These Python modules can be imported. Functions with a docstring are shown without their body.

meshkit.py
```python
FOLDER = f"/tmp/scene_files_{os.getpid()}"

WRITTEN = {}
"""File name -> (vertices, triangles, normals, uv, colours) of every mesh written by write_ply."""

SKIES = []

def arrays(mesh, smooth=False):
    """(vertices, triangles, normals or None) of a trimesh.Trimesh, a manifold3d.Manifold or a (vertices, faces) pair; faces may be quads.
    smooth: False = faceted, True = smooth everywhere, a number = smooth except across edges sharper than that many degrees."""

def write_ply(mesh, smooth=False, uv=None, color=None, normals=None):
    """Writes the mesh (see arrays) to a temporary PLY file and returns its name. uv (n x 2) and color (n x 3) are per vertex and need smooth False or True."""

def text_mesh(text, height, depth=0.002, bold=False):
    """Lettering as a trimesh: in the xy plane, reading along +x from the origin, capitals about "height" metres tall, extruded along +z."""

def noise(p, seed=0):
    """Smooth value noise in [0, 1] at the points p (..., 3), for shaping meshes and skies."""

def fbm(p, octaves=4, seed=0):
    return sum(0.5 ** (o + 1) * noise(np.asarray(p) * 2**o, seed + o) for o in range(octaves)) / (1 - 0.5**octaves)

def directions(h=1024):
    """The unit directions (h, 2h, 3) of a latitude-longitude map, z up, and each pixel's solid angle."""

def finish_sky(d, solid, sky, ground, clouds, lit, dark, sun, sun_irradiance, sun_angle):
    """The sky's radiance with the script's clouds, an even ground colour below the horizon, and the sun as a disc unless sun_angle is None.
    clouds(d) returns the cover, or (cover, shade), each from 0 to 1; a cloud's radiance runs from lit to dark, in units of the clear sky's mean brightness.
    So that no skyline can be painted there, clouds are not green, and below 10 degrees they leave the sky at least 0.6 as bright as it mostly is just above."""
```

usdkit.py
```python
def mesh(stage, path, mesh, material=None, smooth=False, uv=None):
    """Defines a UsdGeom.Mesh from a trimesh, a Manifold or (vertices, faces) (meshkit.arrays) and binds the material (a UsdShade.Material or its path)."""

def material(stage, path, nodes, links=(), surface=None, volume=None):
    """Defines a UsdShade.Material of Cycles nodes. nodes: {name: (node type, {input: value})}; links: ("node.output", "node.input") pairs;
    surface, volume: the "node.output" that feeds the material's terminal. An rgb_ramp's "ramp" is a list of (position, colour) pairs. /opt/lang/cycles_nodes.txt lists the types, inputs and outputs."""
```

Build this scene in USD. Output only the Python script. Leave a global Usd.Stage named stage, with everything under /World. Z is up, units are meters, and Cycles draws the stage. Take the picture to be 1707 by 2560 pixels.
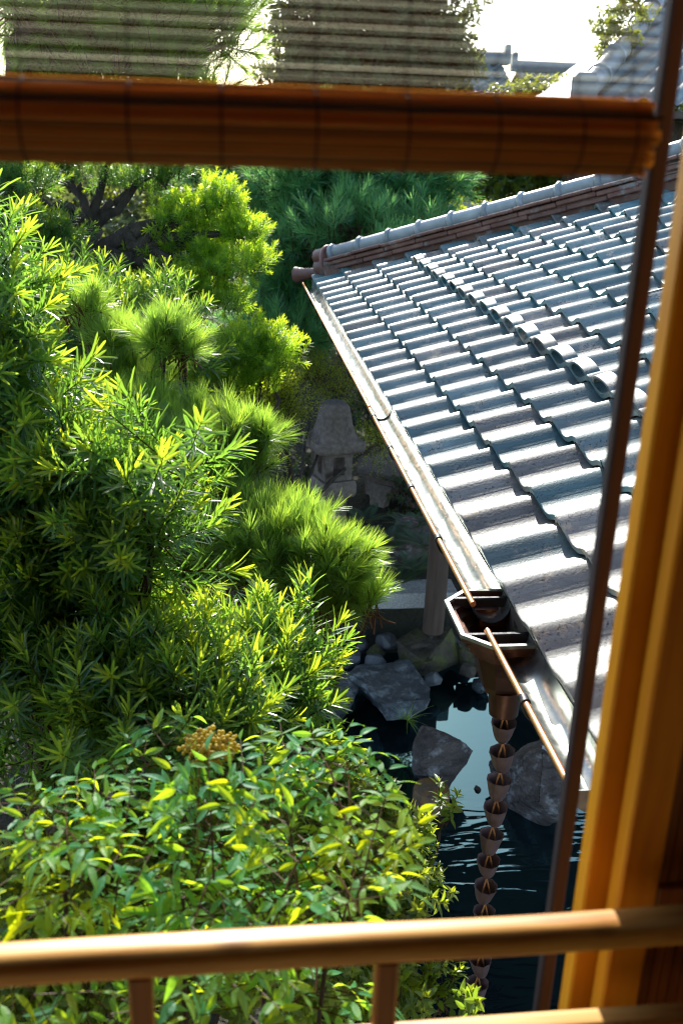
import math, numpy as np, trimesh, usdkit, meshkit
from pxr import Usd, UsdGeom, UsdLux, UsdShade, Gf, Sdf, Vt

stage = Usd.Stage.CreateInMemory()
UsdGeom.SetStageUpAxis(stage, 'Z')
UsdGeom.SetStageMetersPerUnit(stage, 1.0)
UsdGeom.Xform.Define(stage, '/World')
rng = np.random.default_rng(7)
V = lambda *a: np.array(a, float)

# ------------------------------------------------------------------ camera, sky, sun, exposure
CAM = V(0, 0, 4.1)
RCAM = np.array([[.99326, -.11182, .03196], [-.01001, -.35565, -.93447], [.11586, .92791, -.35438]])   # right, down, forward
u_, s_, vt_ = np.linalg.svd(RCAM); RCAM = u_ @ vt_
cam = UsdGeom.Camera.Define(stage, '/World/camera')
mt = np.eye(4); mt[0, :3], mt[1, :3], mt[2, :3], mt[3, :3] = RCAM[0], -RCAM[1], -RCAM[2], CAM
cam.AddTransformOp().Set(Gf.Matrix4d(*mt.ravel().tolist()))
cam.CreateFocalLengthAttr(35.0); cam.CreateHorizontalApertureAttr(24.0)
cam.CreateFStopAttr(4.5); cam.CreateFocusDistanceAttr(3.5)
cam.CreateExposureAttr(1.4)
SUN_AZ, SUN_EL = math.radians(1.0), math.radians(32.0)
sd = V(math.sin(SUN_AZ) * math.cos(SUN_EL), math.cos(SUN_AZ) * math.cos(SUN_EL), math.sin(SUN_EL))
sun = UsdLux.DistantLight.Define(stage, '/World/sun')
sun.CreateIntensityAttr(1.2); sun.CreateAngleAttr(0.5); sun.CreateColorAttr(Gf.Vec3f(1.0, .955, .87))
sun.GetPrim().CreateAttribute('inputs:normalize', Sdf.ValueTypeNames.Bool).Set(True)
sx = np.cross([0, 0, 1.], sd); sx /= np.linalg.norm(sx); sy = np.cross(sd, sx)
ms = np.eye(4); ms[0, :3], ms[1, :3], ms[2, :3] = sx, sy, sd
UsdGeom.Xformable(sun).AddTransformOp().Set(Gf.Matrix4d(*ms.ravel().tolist()))
UsdGeom.Scope.Define(stage, '/World/Looks')
def mat(name, nodes, links, surface='p.BSDF', **k):
    return usdkit.material(stage, '/World/Looks/' + name, nodes, links, surface=surface, **k)
sky = UsdLux.DomeLight.Define(stage, '/World/sky')
msky = mat('sky_look', {'s': ('sky_texture', {'sky_type': 'single_scattering', 'sun_disc': False, 'sun_elevation': SUN_EL, 'sun_rotation': math.atan2(sd[0], sd[1]), 'aerosol_density': 1.0}),
                        'b': ('background_shader', {'strength': 0.13})}, [('s.color', 'b.color')], surface='b.background')
UsdShade.MaterialBindingAPI.Apply(sky.GetPrim()).Bind(msky)

# ------------------------------------------------------------------ helpers
used = {}
def numbered(parent, name):
    k = parent + '/' + name; n = used.get(k, 0); used[k] = n + 1
    return k if n == 0 else f'{k}_{n:03d}'
def tag(p, label=None, cat=None, group=None, kind=None):
    p = p.GetPrim() if hasattr(p, 'GetPrim') else p
    for k, v in (('label', label), ('category', cat), ('group', group), ('kind', kind)):
        if v: p.SetCustomDataByKey(k, v)
    return p
def thing(name, label, cat, loc=(0, 0, 0), group=None):
    x = UsdGeom.Xform.Define(stage, numbered('/World', name)); x.AddTranslateOp().Set(Gf.Vec3d(*map(float, loc)))
    tag(x, label, cat, group); BASE[str(x.GetPath())] = np.array(loc, float)
    return x
BASE = {}
def base_of(path):
    while path and path not in BASE: path = path.rpartition('/')[0]
    return BASE.get(path, np.zeros(3))
def obj(name, mesh, m, parent=None, smooth=False, label=None, cat=None, group=None, kind=None, tint=None):
    """One mesh prim from world-space geometry; under a thing it is stored relative to the thing's base."""
    pp = str(parent.GetPath()) if parent is not None else '/World'
    path = numbered(pp, name)
    v, f, n = meshkit.arrays(mesh, smooth if tint is None else False)
    v = v - base_of(pp)
    g = usdkit.mesh(stage, path, (v, f), m, smooth=False)
    if tint is not None:
        UsdGeom.PrimvarsAPI(g).CreatePrimvar('tint', Sdf.ValueTypeNames.Color3fArray, 'vertex').Set(Vt.Vec3fArray.FromNumpy(np.asarray(tint, np.float32)))
    if n is not None:
        g.CreateNormalsAttr(Vt.Vec3fArray.FromNumpy(n.astype(np.float32))); g.SetNormalsInterpolation('vertex')
    tag(g, label, cat, group, kind)
    return g
class MB:
    def __init__(s): s.v, s.f, s.n = [], [], 0
    def add(s, v, f):
        if hasattr(v, 'vertices'): v, f = v.vertices, v.faces
        v = np.asarray(v, float); f = np.asarray(f, int)
        if f.shape[1] == 4: f = np.vstack([f[:, [0, 1, 2]], f[:, [0, 2, 3]]])
        s.v.append(v); s.f.append(f + s.n); s.n += len(v); return s
    def mesh(s): return np.vstack(s.v), np.vstack(s.f)
def box(c, size, bev=0.0, R=None):
    c, h = np.array(c, float), np.array(size, float) / 2
    if bev > 0:
        p = [(sx_ * (h[0] - (a != 0) * bev), sy_ * (h[1] - (a != 1) * bev), sz_ * (h[2] - (a != 2) * bev)) for a in range(3) for sx_ in (-1, 1) for sy_ in (-1, 1) for sz_ in (-1, 1)]
        m = trimesh.convex.convex_hull(np.array(p)); v, f = np.array(m.vertices), np.array(m.faces)
    else:
        m = trimesh.creation.box(2 * h); v, f = np.array(m.vertices), np.array(m.faces)
    if R is not None: v = v @ np.asarray(R)          # rows of R are the box axes in the world
    return v + c, f
def tube(points, radii, sides=8, cap=True):
    p = np.asarray(points, float); r = np.broadcast_to(np.asarray(radii, float), (len(p),))
    t = np.gradient(p, axis=0); t /= np.linalg.norm(t, axis=1, keepdims=True) + 1e-12
    a = np.zeros_like(p); ref = V(0, 0, 1) if abs(t[0, 2]) < .9 else V(1, 0, 0)
    for i in range(len(p)):
        x = np.cross(t[i], ref); x /= np.linalg.norm(x) + 1e-12; a[i] = x; ref = np.cross(x, t[i])
    b = np.cross(t, a); ang = np.arange(sides) * 2 * np.pi / sides
    v = (p[:, None] + r[:, None, None] * (np.cos(ang)[None, :, None] * a[:, None] + np.sin(ang)[None, :, None] * b[:, None])).reshape(-1, 3)
    i, j = np.meshgrid(np.arange(len(p) - 1), np.arange(sides), indexing='ij')
    q = np.stack([i * sides + j, i * sides + (j + 1) % sides, (i + 1) * sides + (j + 1) % sides, (i + 1) * sides + j], -1).reshape(-1, 4)
    f = np.vstack([q[:, [0, 1, 2]], q[:, [0, 2, 3]]])
    if cap:
        n = len(v); v = np.vstack([v, p[[0, -1]]]); k = np.arange(sides); o = (len(p) - 1) * sides
        f = np.vstack([f, np.stack([np.full(sides, n), (k + 1) % sides, k], 1), np.stack([np.full(sides, n + 1), o + k, o + (k + 1) % sides], 1)])
    return v, f
def frame(d, up=(0, 0, 1)):
    d = np.array(d, float); d /= np.linalg.norm(d); x = np.cross(up, d)
    if np.linalg.norm(x) < 1e-6: x = V(1, 0, 0)
    x /= np.linalg.norm(x); return np.array([x, np.cross(d, x), d])          # rows: side, up-ish, along
def lathe(profile, n=24, c=(0, 0, 0), R=None, lobes=0, lobe=0.0):
    pr = np.asarray(profile, float); ang = np.arange(n) * 2 * np.pi / n
    k = 1 + lobe * np.cos(lobes * ang) if lobes else np.ones(n)
    v = np.stack([pr[:, None, 0] * np.cos(ang) * k, pr[:, None, 0] * np.sin(ang) * k, np.broadcast_to(pr[:, None, 1], (len(pr), n))], -1).reshape(-1, 3)
    i, j = np.meshgrid(np.arange(len(pr) - 1), np.arange(n), indexing='ij')
    q = np.stack([i * n + j, i * n + (j + 1) % n, (i + 1) * n + (j + 1) % n, (i + 1) * n + j], -1).reshape(-1, 4)
    if R is not None: v = v @ R
    return v + np.array(c, float), np.vstack([q[:, [0, 1, 2]], q[:, [0, 2, 3]]])
def loft(rings, caps=True):
    """rings: list of (n,3) loops joined in turn."""
    n = len(rings[0]); v = np.vstack(rings)
    i, j = np.meshgrid(np.arange(len(rings) - 1), np.arange(n), indexing='ij')
    q = np.stack([i * n + j, i * n + (j + 1) % n, (i + 1) * n + (j + 1) % n, (i + 1) * n + j], -1).reshape(-1, 4)
    f = [q[:, [0, 1, 2]], q[:, [0, 2, 3]]]
    if caps:
        m = len(v); v = np.vstack([v, rings[0].mean(0), rings[-1].mean(0)]); k = np.arange(n); o = (len(rings) - 1) * n
        f += [np.stack([np.full(n, m), (k + 1) % n, k], 1), np.stack([np.full(n, m + 1), o + k, o + (k + 1) % n], 1)]
    return v, np.vstack(f)
def rrect(w, d, r, z, c=(0, 0), n=4, rot=0.0):
    p = []
    for k, (sx_, sy_) in enumerate(((1, 1), (-1, 1), (-1, -1), (1, -1))):
        for a in np.linspace(0, math.pi / 2, n):
            t = a + k * math.pi / 2; p.append((sx_ * (w / 2 - r) + r * math.cos(t), sy_ * (d / 2 - r) + r * math.sin(t)))
    p = np.array(p); co, si = math.cos(rot), math.sin(rot)
    p = np.stack([co * p[:, 0] - si * p[:, 1] + c[0], si * p[:, 0] + co * p[:, 1] + c[1]], 1)
    return np.column_stack([p, np.full(len(p), z)])
def rock(c, size, seed, rot=0.0, n=16, edge=.06, rough=.03, flat_top=None):
    r = np.random.default_rng(seed); p = r.normal(size=(n, 3)); p /= np.linalg.norm(p, axis=1, keepdims=True); p *= r.uniform(.8, 1.1, (n, 1))
    h = trimesh.convex.convex_hull(p * np.array(size) / 2)
    v, f = trimesh.remesh.subdivide_to_size(h.vertices, h.faces, max_edge=max(size) * edge)
    m = trimesh.Trimesh(v, f); m.merge_vertices(); trimesh.smoothing.filter_taubin(m, iterations=6)
    v = np.array(m.vertices); nn = np.array(m.vertex_normals); s = max(size)
    v = v + nn * ((meshkit.fbm(v / s * 4 + seed, 4, seed) - .5) * rough * 4 * s * .5 - np.abs(meshkit.noise(v / s * V(5, 5, 9) + seed, seed + 3) - .5)[:, None][:, 0] * 0)[:, None]
    if flat_top is not None:
        z = v[:, 2]; v[:, 2] = np.where(z > flat_top, flat_top + (z - flat_top) * .25, z)
    co, si = math.cos(rot), math.sin(rot)
    v = np.stack([co * v[:, 0] - si * v[:, 1], si * v[:, 0] + co * v[:, 1], v[:, 2]], 1)
    return v + np.array(c, float), np.array(m.faces)

# ------------------------------------------------------------------ materials
def rough_mat(name, c1, c2, scale=6, rough=.7, bump=.3, bscale=40, c3=None, c3at=.62, c3scale=3, spec=.4, stretch=(1, 1, 1), dist=.01, metallic=0.0, rvar=0.0, specks=0, extra=None):
    n = {'tc': ('texture_coordinate', {}), 'mp': ('mapping', {'scale': stretch}), 'n': ('noise_texture', {'scale': scale, 'detail': 6, 'roughness': .6}),
         'r': ('rgb_ramp', {'ramp': [(.3, c1), (.7, c2)]}), 'b': ('noise_texture', {'scale': bscale, 'detail': 5}), 'bp': ('bump', {'strength': bump, 'distance': dist}),
         'p': ('principled_bsdf', {'roughness': rough, 'specular_ior_level': spec, 'metallic': metallic, **(extra or {})})}
    l = [('tc.object', 'mp.vector'), ('mp.vector', 'n.vector'), ('mp.vector', 'b.vector'), ('n.fac', 'r.fac'), ('b.fac', 'bp.height'), ('bp.normal', 'p.normal')]
    out = 'r.color'
    n['oi'] = ('object_info', {}); n['hs'] = ('hsv', {}); n['mr'] = ('map_range', {'from_min': 0., 'from_max': 1., 'to_min': .66 if specks else .82, 'to_max': 1.3 if specks else 1.18})
    l += [('oi.random', 'mr.value'), ('mr.result', 'hs.value')]
    if c3:
        n['n3'] = ('noise_texture', {'scale': c3scale, 'detail': 8, 'roughness': .7}); n['r3'] = ('rgb_ramp', {'ramp': [(c3at - .05, (0, 0, 0)), (c3at + .06, (1, 1, 1))]})
        n['mx'] = ('mix_color', {'b': c3}); l += [('tc.object', 'n3.vector'), ('n3.fac', 'r3.fac'), ('r3.color', 'mx.fac'), (out, 'mx.a')]; out = 'mx.result'
    if specks:
        n['sp'] = ('noise_texture', {'scale': 95, 'detail': 3, 'roughness': .6}); n['sq'] = ('noise_texture', {'scale': 9, 'detail': 3}); n['sa'] = ('math', {'math_type': 'multiply_add', 'value2': .35}); n['sr'] = ('rgb_ramp', {'ramp': [(.77, (0, 0, 0)), (.86, (1, 1, 1))]}); n['sm'] = ('mix_color', {'b': tuple(np.array(c1) * .35)})
        l += [('tc.object', 'sp.vector'), ('tc.object', 'sq.vector'), ('sq.fac', 'sa.value1'), ('sp.fac', 'sa.value3'), ('sa.value', 'sr.fac'), ('sr.color', 'sm.fac'), (out, 'sm.a')]; out = 'sm.result'
    l += [(out, 'hs.color'), ('hs.color', 'p.base_color')]
    if rvar:
        n['rr'] = ('map_range', {'from_min': .3, 'from_max': .7, 'to_min': rough - rvar, 'to_max': rough + rvar}); l += [('b.fac', 'rr.value'), ('rr.result', 'p.roughness')]
    return mat(name, n, l)
M = {}
M['tile'] = rough_mat('roof_tile_look', (.05, .105, .108), (.12, .185, .188), scale=5, rough=.5, bump=.3, bscale=150, dist=.003, c3=(.30, .27, .22), c3at=.60, c3scale=9, spec=.5, rvar=.12, specks=1)
M['tile_warm'] = rough_mat('weathered_tile_look', (.095, .105, .10), (.20, .195, .175), scale=7, rough=.55, bump=.3, bscale=110, dist=.003, c3=(.38, .30, .2), c3at=.6, c3scale=10, spec=.5, rvar=.1, specks=1)
M['tile_teal'] = rough_mat('blue_tile_look', (.025, .095, .105), (.07, .165, .175), scale=6, rough=.45, bump=.3, bscale=150, dist=.003, c3=(.28, .27, .24), c3at=.64, c3scale=11, spec=.5, rvar=.1, specks=1)
M['ridge'] = rough_mat('ridge_tile_look', (.16, .19, .2), (.28, .3, .3), scale=8, rough=.38, bump=.2, bscale=90, dist=.003, spec=.5)
M['noshi'] = rough_mat('flat_ridge_tile_look', (.09, .036, .028), (.17, .085, .065), scale=9, rough=.45, bump=.3, bscale=90, dist=.003, c3=(.20, .19, .18), c3at=.6, c3scale=7)
M['lip'] = rough_mat('eave_edge_look', (.05, .04, .035), (.12, .10, .085), scale=12, rough=.8, bump=.4, bscale=80, c3=(.12, .15, .06), c3at=.62)
M['gutter'] = rough_mat('gutter_metal_look', (.24, .27, .26), (.40, .42, .38), scale=7, rough=.30, bump=.15, bscale=20, dist=.004, metallic=.85, c3=(.2, .2, .12), c3at=.62, c3scale=4, rvar=.1)
M['copper'] = rough_mat('copper_look', (.55, .24, .10), (.75, .36, .16), scale=14, rough=.32, bump=.1, metallic=.9)
M['copper_dark'] = rough_mat('aged_copper_look', (.07, .035, .024), (.15, .075, .05), scale=10, rough=.38, bump=.15, metallic=.75, c3=(.12, .15, .05), c3at=.66)
M['chain'] = rough_mat('chain_copper_look', (.085, .058, .058), (.155, .108, .108), scale=20, rough=.5, bump=.1, metallic=.35)
M['link'] = rough_mat('link_copper_look', (.45, .2, .08), (.6, .3, .12), scale=20, rough=.4, bump=.1, metallic=.7)
M['iron'] = rough_mat('dark_iron_look', (.02, .02, .022), (.05, .05, .05), rough=.5, metallic=.6)
M['granite'] = rough_mat('granite_look', (.15, .155, .155), (.38, .39, .39), scale=60, rough=.85, bump=.4, bscale=90, c3=(.16, .17, .1), c3at=.66, c3scale=3)
M['lantern'] = rough_mat('lantern_stone_look', (.07, .056, .05), (.155, .128, .112), scale=25, rough=.9, bump=.5, bscale=70, c3=(.17, .175, .155), c3at=.68, c3scale=6)
M['rock'] = rough_mat('wet_rock_look', (.02, .025, .03), (.08, .09, .097), scale=5, rough=.45, bump=1.0, bscale=14, dist=.05, c3=(.20, .235, .24), c3at=.56, c3scale=7, stretch=(1, 1, 2.5), rvar=.12)
M['rock_brown'] = rough_mat('brown_rock_look', (.026, .021, .020), (.09, .073, .068), scale=5, rough=.6, bump=1.0, bscale=13, dist=.05, c3=(.19, .19, .195), c3at=.58, c3scale=8, stretch=(1, 1, 2))
M['rock_moss'] = rough_mat('mossy_rock_look', (.025, .02, .015), (.07, .055, .04), scale=7, rough=.85, bump=.9, bscale=18, dist=.04, c3=(.07, .075, .02), c3at=.54, c3scale=5)
M['pebble'] = rough_mat('pebble_look', (.03, .034, .038), (.115, .12, .125), scale=9, rough=.5, bump=.4, bscale=30)
M['stump'] = rough_mat('round_stepping_post_look', (.10, .07, .045), (.24, .15, .08), scale=18, rough=.85, bump=.6, bscale=60, c3=(.26, .12, .03), c3at=.52, c3scale=9)
M['bark'] = rough_mat('bark_look', (.016, .012, .009), (.055, .042, .03), scale=8, rough=.9, bump=1.0, bscale=22, dist=.03, stretch=(2, 2, .5))
M['pillar'] = rough_mat('pillar_wood_look', (.03, .019, .013), (.08, .05, .036), scale=5, rough=.7, bump=.3, bscale=20, stretch=(4, 4, .4))
M['soil'] = rough_mat('soil_look', (.012, .010, .007), (.028, .028, .013), scale=3, rough=.95, bump=.8, bscale=25, dist=.05)
M['deck'] = rough_mat('deck_wood_look', (.03, .022, .016), (.07, .05, .035), scale=4, rough=.8, stretch=(6, .5, 6))
def wood(name, c1, c2, c3, along, rough=.38, knots=True):
    st = {'x': (.7, 9, 9), 'z': (9, 9, .7)}[along]
    n = {'tc': ('texture_coordinate', {}), 'mp': ('mapping', {'scale': st}), 'n': ('noise_texture', {'scale': 6, 'detail': 7, 'distortion': .6}),
         'r': ('rgb_ramp', {'ramp': [(.3, c1), (.5, c2), (.72, c3)]}), 'v': ('voronoi_texture', {'scale': 7.5}), 'mv': ('mapping', {'scale': {'x': (.9, 1.6, 1.6), 'z': (1.6, 1.6, .9)}[along]}),
         'kr': ('rgb_ramp', {'ramp': [(.07, (1, 1, 1)), (.2, (0, 0, 0))]}), 'mx': ('mix_color', {'b': tuple(np.array(c1) * .22)}),
         'bp': ('bump', {'strength': .12, 'distance': .004}), 'p': ('principled_bsdf', {'roughness': rough, 'specular_ior_level': .45})}
    l = [('tc.object', 'mp.vector'), ('mp.vector', 'n.vector'), ('n.fac', 'r.fac'), ('tc.object', 'mv.vector'), ('mv.vector', 'v.vector'), ('v.distance', 'kr.fac'), ('r.color', 'mx.a'), ('n.fac', 'bp.height'), ('bp.normal', 'p.normal')]
    if knots: l += [('kr.color', 'mx.fac')]
    else: n['mx'][1]['fac'] = 0.0
    l += [('mx.result', 'p.base_color')]
    return mat(name, n, l)
M['rail'] = wood('handrail_wood_look', (.30, .11, .02), (.48, .25, .06), (.58, .36, .11), 'x')
M['stile'] = wood('door_stile_wood_look', (.56, .19, .005), (.66, .26, .008), (.72, .31, .014), 'z', knots=False)
M['panel'] = wood('panel_wood_look', (.14, .034, .004), (.21, .06, .006), (.26, .085, .012), 'z', knots=False)
M['dark_strip'] = wood('dark_strip_wood_look', (.012, .006, .008), (.020, .010, .013), (.032, .018, .021), 'z', rough=.85, knots=False)
M['room'] = rough_mat('room_wall_look', (.15, .11, .07), (.2, .15, .1), scale=8, rough=.9, bump=.1)
M['tatami'] = rough_mat('tatami_look', (.20, .14, .06), (.26, .18, .08), scale=30, rough=.8, bump=.2, stretch=(1, 12, 1))
M['plaster'] = rough_mat('plaster_wall_look', (.5, .46, .38), (.6, .56, .48), scale=3, rough=.9, bump=.1)
def thin(name, c1, c2, trans, fac, rough=.4, scale=14, stretch=(1, 1, 1)):
    n = {'tc': ('texture_coordinate', {}), 'mp': ('mapping', {'scale': stretch}), 'n': ('noise_texture', {'scale': scale, 'detail': 5}), 'r': ('rgb_ramp', {'ramp': [(.3, c1), (.7, c2)]}), 'oi': ('object_info', {}),
         'mr': ('map_range', {'from_min': 0., 'from_max': 1., 'to_min': .55, 'to_max': 1.35}), 'hs': ('hsv', {}), 'ht': ('hsv', {'color': trans}), 'p': ('principled_bsdf', {'roughness': rough}), 't': ('translucent_bsdf', {}), 'm': ('mix_closure', {'fac': fac})}
    l = [('tc.object', 'mp.vector'), ('mp.vector', 'n.vector'), ('n.fac', 'r.fac'), ('r.color', 'hs.color'), ('oi.random', 'mr.value'), ('mr.result', 'hs.value'), ('mr.result', 'ht.value'), ('hs.color', 'p.base_color'), ('ht.color', 't.color'), ('p.BSDF', 'm.closure1'), ('t.BSDF', 'm.closure2')]
    return mat(name, n, l, surface='m.closure')
M['reed'] = thin('reed_look', (.33, .175, .06), (.56, .33, .12), (.84, .50, .15), .55, stretch=(.6, 14, 14))
M['reed_dark'] = thin('dark_reed_look', (.05, .02, .014), (.11, .045, .028), (.3, .1, .03), .2, stretch=(.6, 14, 14))
M['reed_pale'] = thin('pale_reed_look', (.46, .44, .38), (.6, .58, .52), (.85, .82, .72), .5, stretch=(.6, 14, 14))
M['hem'] = rough_mat('hem_cloth_look', (.03, .022, .028), (.06, .045, .05), scale=40, rough=.8)
M['thread'] = rough_mat('thread_look', (.05, .035, .03), (.09, .06, .05), rough=.9)
def leaf(name, a, b, young, trans, tyoung, fac=.42, rough=.36, stem=(.12, .07, .035), spec=.5):
    """Leaves: tint.r marks the stem, tint.g how young the leaf is; every sprig has its own shade."""
    n = {'oi': ('object_info', {}), 'at': ('attribute', {'attribute': 'tint'}), 'sp': ('separate_color', {}), 'g': ('geometry', {}), 'nz': ('noise_texture', {'scale': 2.6, 'detail': 3}),
         'ad': ('math', {'math_type': 'add'}), 'ml': ('math', {'math_type': 'multiply', 'value2': .5}), 'r': ('rgb_ramp', {'ramp': [(.22, a), (.75, b)]}),
         'yg': ('mix_color', {'b': young}), 'st': ('mix_color', {'b': stem}), 'tg': ('mix_color', {'a': trans, 'b': tyoung}), 'ts': ('mix_color', {'b': (.02, .01, .004)}),
         'p': ('principled_bsdf', {'roughness': rough, 'specular_ior_level': spec}), 't': ('translucent_bsdf', {}), 'm': ('mix_closure', {'fac': fac})}
    l = [('at.color', 'sp.color'), ('g.position', 'nz.vector'), ('oi.random', 'ad.value1'), ('nz.fac', 'ad.value2'), ('ad.value', 'ml.value1'), ('ml.value', 'r.fac'), ('r.color', 'yg.a'), ('sp.g', 'yg.fac'), ('yg.result', 'st.a'), ('sp.r', 'st.fac'),
         ('sp.g', 'tg.fac'), ('tg.result', 'ts.a'), ('sp.r', 'ts.fac'), ('st.result', 'p.base_color'), ('ts.result', 't.color'), ('p.BSDF', 'm.closure1'), ('t.BSDF', 'm.closure2')]
    return mat(name, n, l, surface='m.closure')
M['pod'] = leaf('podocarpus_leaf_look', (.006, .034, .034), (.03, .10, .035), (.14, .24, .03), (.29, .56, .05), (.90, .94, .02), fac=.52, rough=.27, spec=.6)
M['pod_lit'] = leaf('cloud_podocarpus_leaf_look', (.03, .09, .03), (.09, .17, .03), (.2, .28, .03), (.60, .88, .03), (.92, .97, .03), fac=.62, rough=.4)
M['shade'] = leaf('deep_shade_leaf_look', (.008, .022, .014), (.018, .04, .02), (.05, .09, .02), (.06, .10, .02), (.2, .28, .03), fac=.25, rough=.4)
M['pine'] = leaf('pine_needle_look', (.022, .085, .05), (.055, .15, .05), (.14, .2, .03), (.46, .76, .08), (.72, .88, .05), fac=.52, rough=.3, stem=(.2, .09, .04), spec=.6)
M['pine_far'] = leaf('far_pine_needle_look', (.03, .15, .10), (.06, .21, .09), (.11, .24, .06), (.25, .6, .16), (.45, .6, .08), fac=.5, rough=.5)
M['azalea'] = leaf('azalea_leaf_look', (.03, .07, .02), (.065, .12, .025), (.14, .2, .035), (.38, .60, .04), (.74, .82, .03), fac=.47, rough=.45)
M['nandina'] = leaf('nandina_leaf_look', (.014, .15, .10), (.035, .20, .09), (.10, .24, .03), (.38, .74, .04), (.86, .90, .01), fac=.55, rough=.5, spec=.2)
M['layer'] = leaf('small_shrub_leaf_look', (.02, .05, .016), (.045, .085, .018), (.13, .18, .02), (.55, .72, .02), (.8, .82, .02), fac=.55, rough=.45)
M['broad'] = leaf('broad_leaf_look', (.025, .055, .02), (.05, .10, .02), (.14, .2, .03), (.4, .5, .03), (.6, .6, .04), fac=.45, rough=.25)
M['fern'] = leaf('fern_look', (.02, .06, .04), (.035, .085, .05), (.08, .13, .05), (.12, .2, .03), (.2, .3, .04), fac=.3, rough=.5, spec=.3)
M['olive'] = leaf('olive_tree_leaf_look', (.05, .075, .03), (.09, .115, .045), (.12, .15, .05), (.25, .3, .06), (.3, .35, .06), fac=.35, rough=.5)
M['seed'] = leaf('seed_head_look', (.40, .30, .05), (.55, .42, .08), (.5, .42, .06), (.7, .55, .08), (.7, .6, .08), fac=.4, stem=(.35, .3, .06))
M['water'] = mat('water_look', {'g': ('geometry', {}), 'mp': ('mapping', {'scale': (1.3, 4.5, 1)}), 'n': ('noise_texture', {'scale': 2.6, 'detail': 1.5, 'distortion': .5}),
        'xyz': ('separate_xyz', {}), 'mr': ('map_range', {'range_type': 'smoothstep', 'from_min': 5.7, 'from_max': 4.8, 'to_min': .008, 'to_max': .30, 'clamp': True}), 'bp': ('bump', {'distance': .03}),
        'd': ('diffuse_bsdf', {'color': (.003, .006, .007)}), 'gl': ('glossy_bsdf', {'color': (.46, .87, .95), 'roughness': .01}), 'f': ('fresnel', {'IOR': 1.85}), 'm': ('mix_closure', {})},
        [('g.position', 'mp.vector'), ('mp.vector', 'n.vector'), ('g.position', 'xyz.vector'), ('xyz.y', 'mr.value'), ('mr.result', 'bp.strength'), ('n.fac', 'bp.height'), ('bp.normal', 'gl.normal'), ('bp.normal', 'f.normal'), ('f.fac', 'm.fac'), ('d.BSDF', 'm.closure1'), ('gl.BSDF', 'm.closure2')], surface='m.closure')

# ------------------------------------------------------------------ ground and pond
WZ = -.12
def ground_height(x, y):
    inx = np.clip((x - .1) / .5, 0, 1) * np.clip((7.75 - y) / .4, 0, 1) * np.clip((y - .0) / .3, 0, 1) * np.clip((9 - x) / .5, 0, 1)
    return .28 + .25 * np.clip((y - 8) / 12, 0, 1) + .12 * (meshkit.noise(np.stack([x * .6, y * .6, 0 * x], -1), 3) - .5) - .9 * inx
gx = np.concatenate([-np.geomspace(12, 400, 14)[::-1], np.arange(-11.5, 12, .3), np.geomspace(12.2, 400, 14)])
gy = np.concatenate([-np.geomspace(6, 400, 12)[::-1], np.arange(-5.7, 24, .3), np.geomspace(24.3, 400, 14)])
GX, GY = np.meshgrid(gx, gy, indexing='ij'); gv = np.stack([GX, GY, ground_height(GX, GY)], -1).reshape(-1, 3)
ii, jj = np.meshgrid(np.arange(len(gx) - 1), np.arange(len(gy) - 1), indexing='ij'); ny = len(gy)
gq = np.stack([ii * ny + jj, (ii + 1) * ny + jj, (ii + 1) * ny + jj + 1, ii * ny + jj + 1], -1).reshape(-1, 4)
obj('ground', (gv, gq), M['soil'], smooth=True, kind='structure', label='dark mossy garden soil under the shrubs and around the pond')
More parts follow.
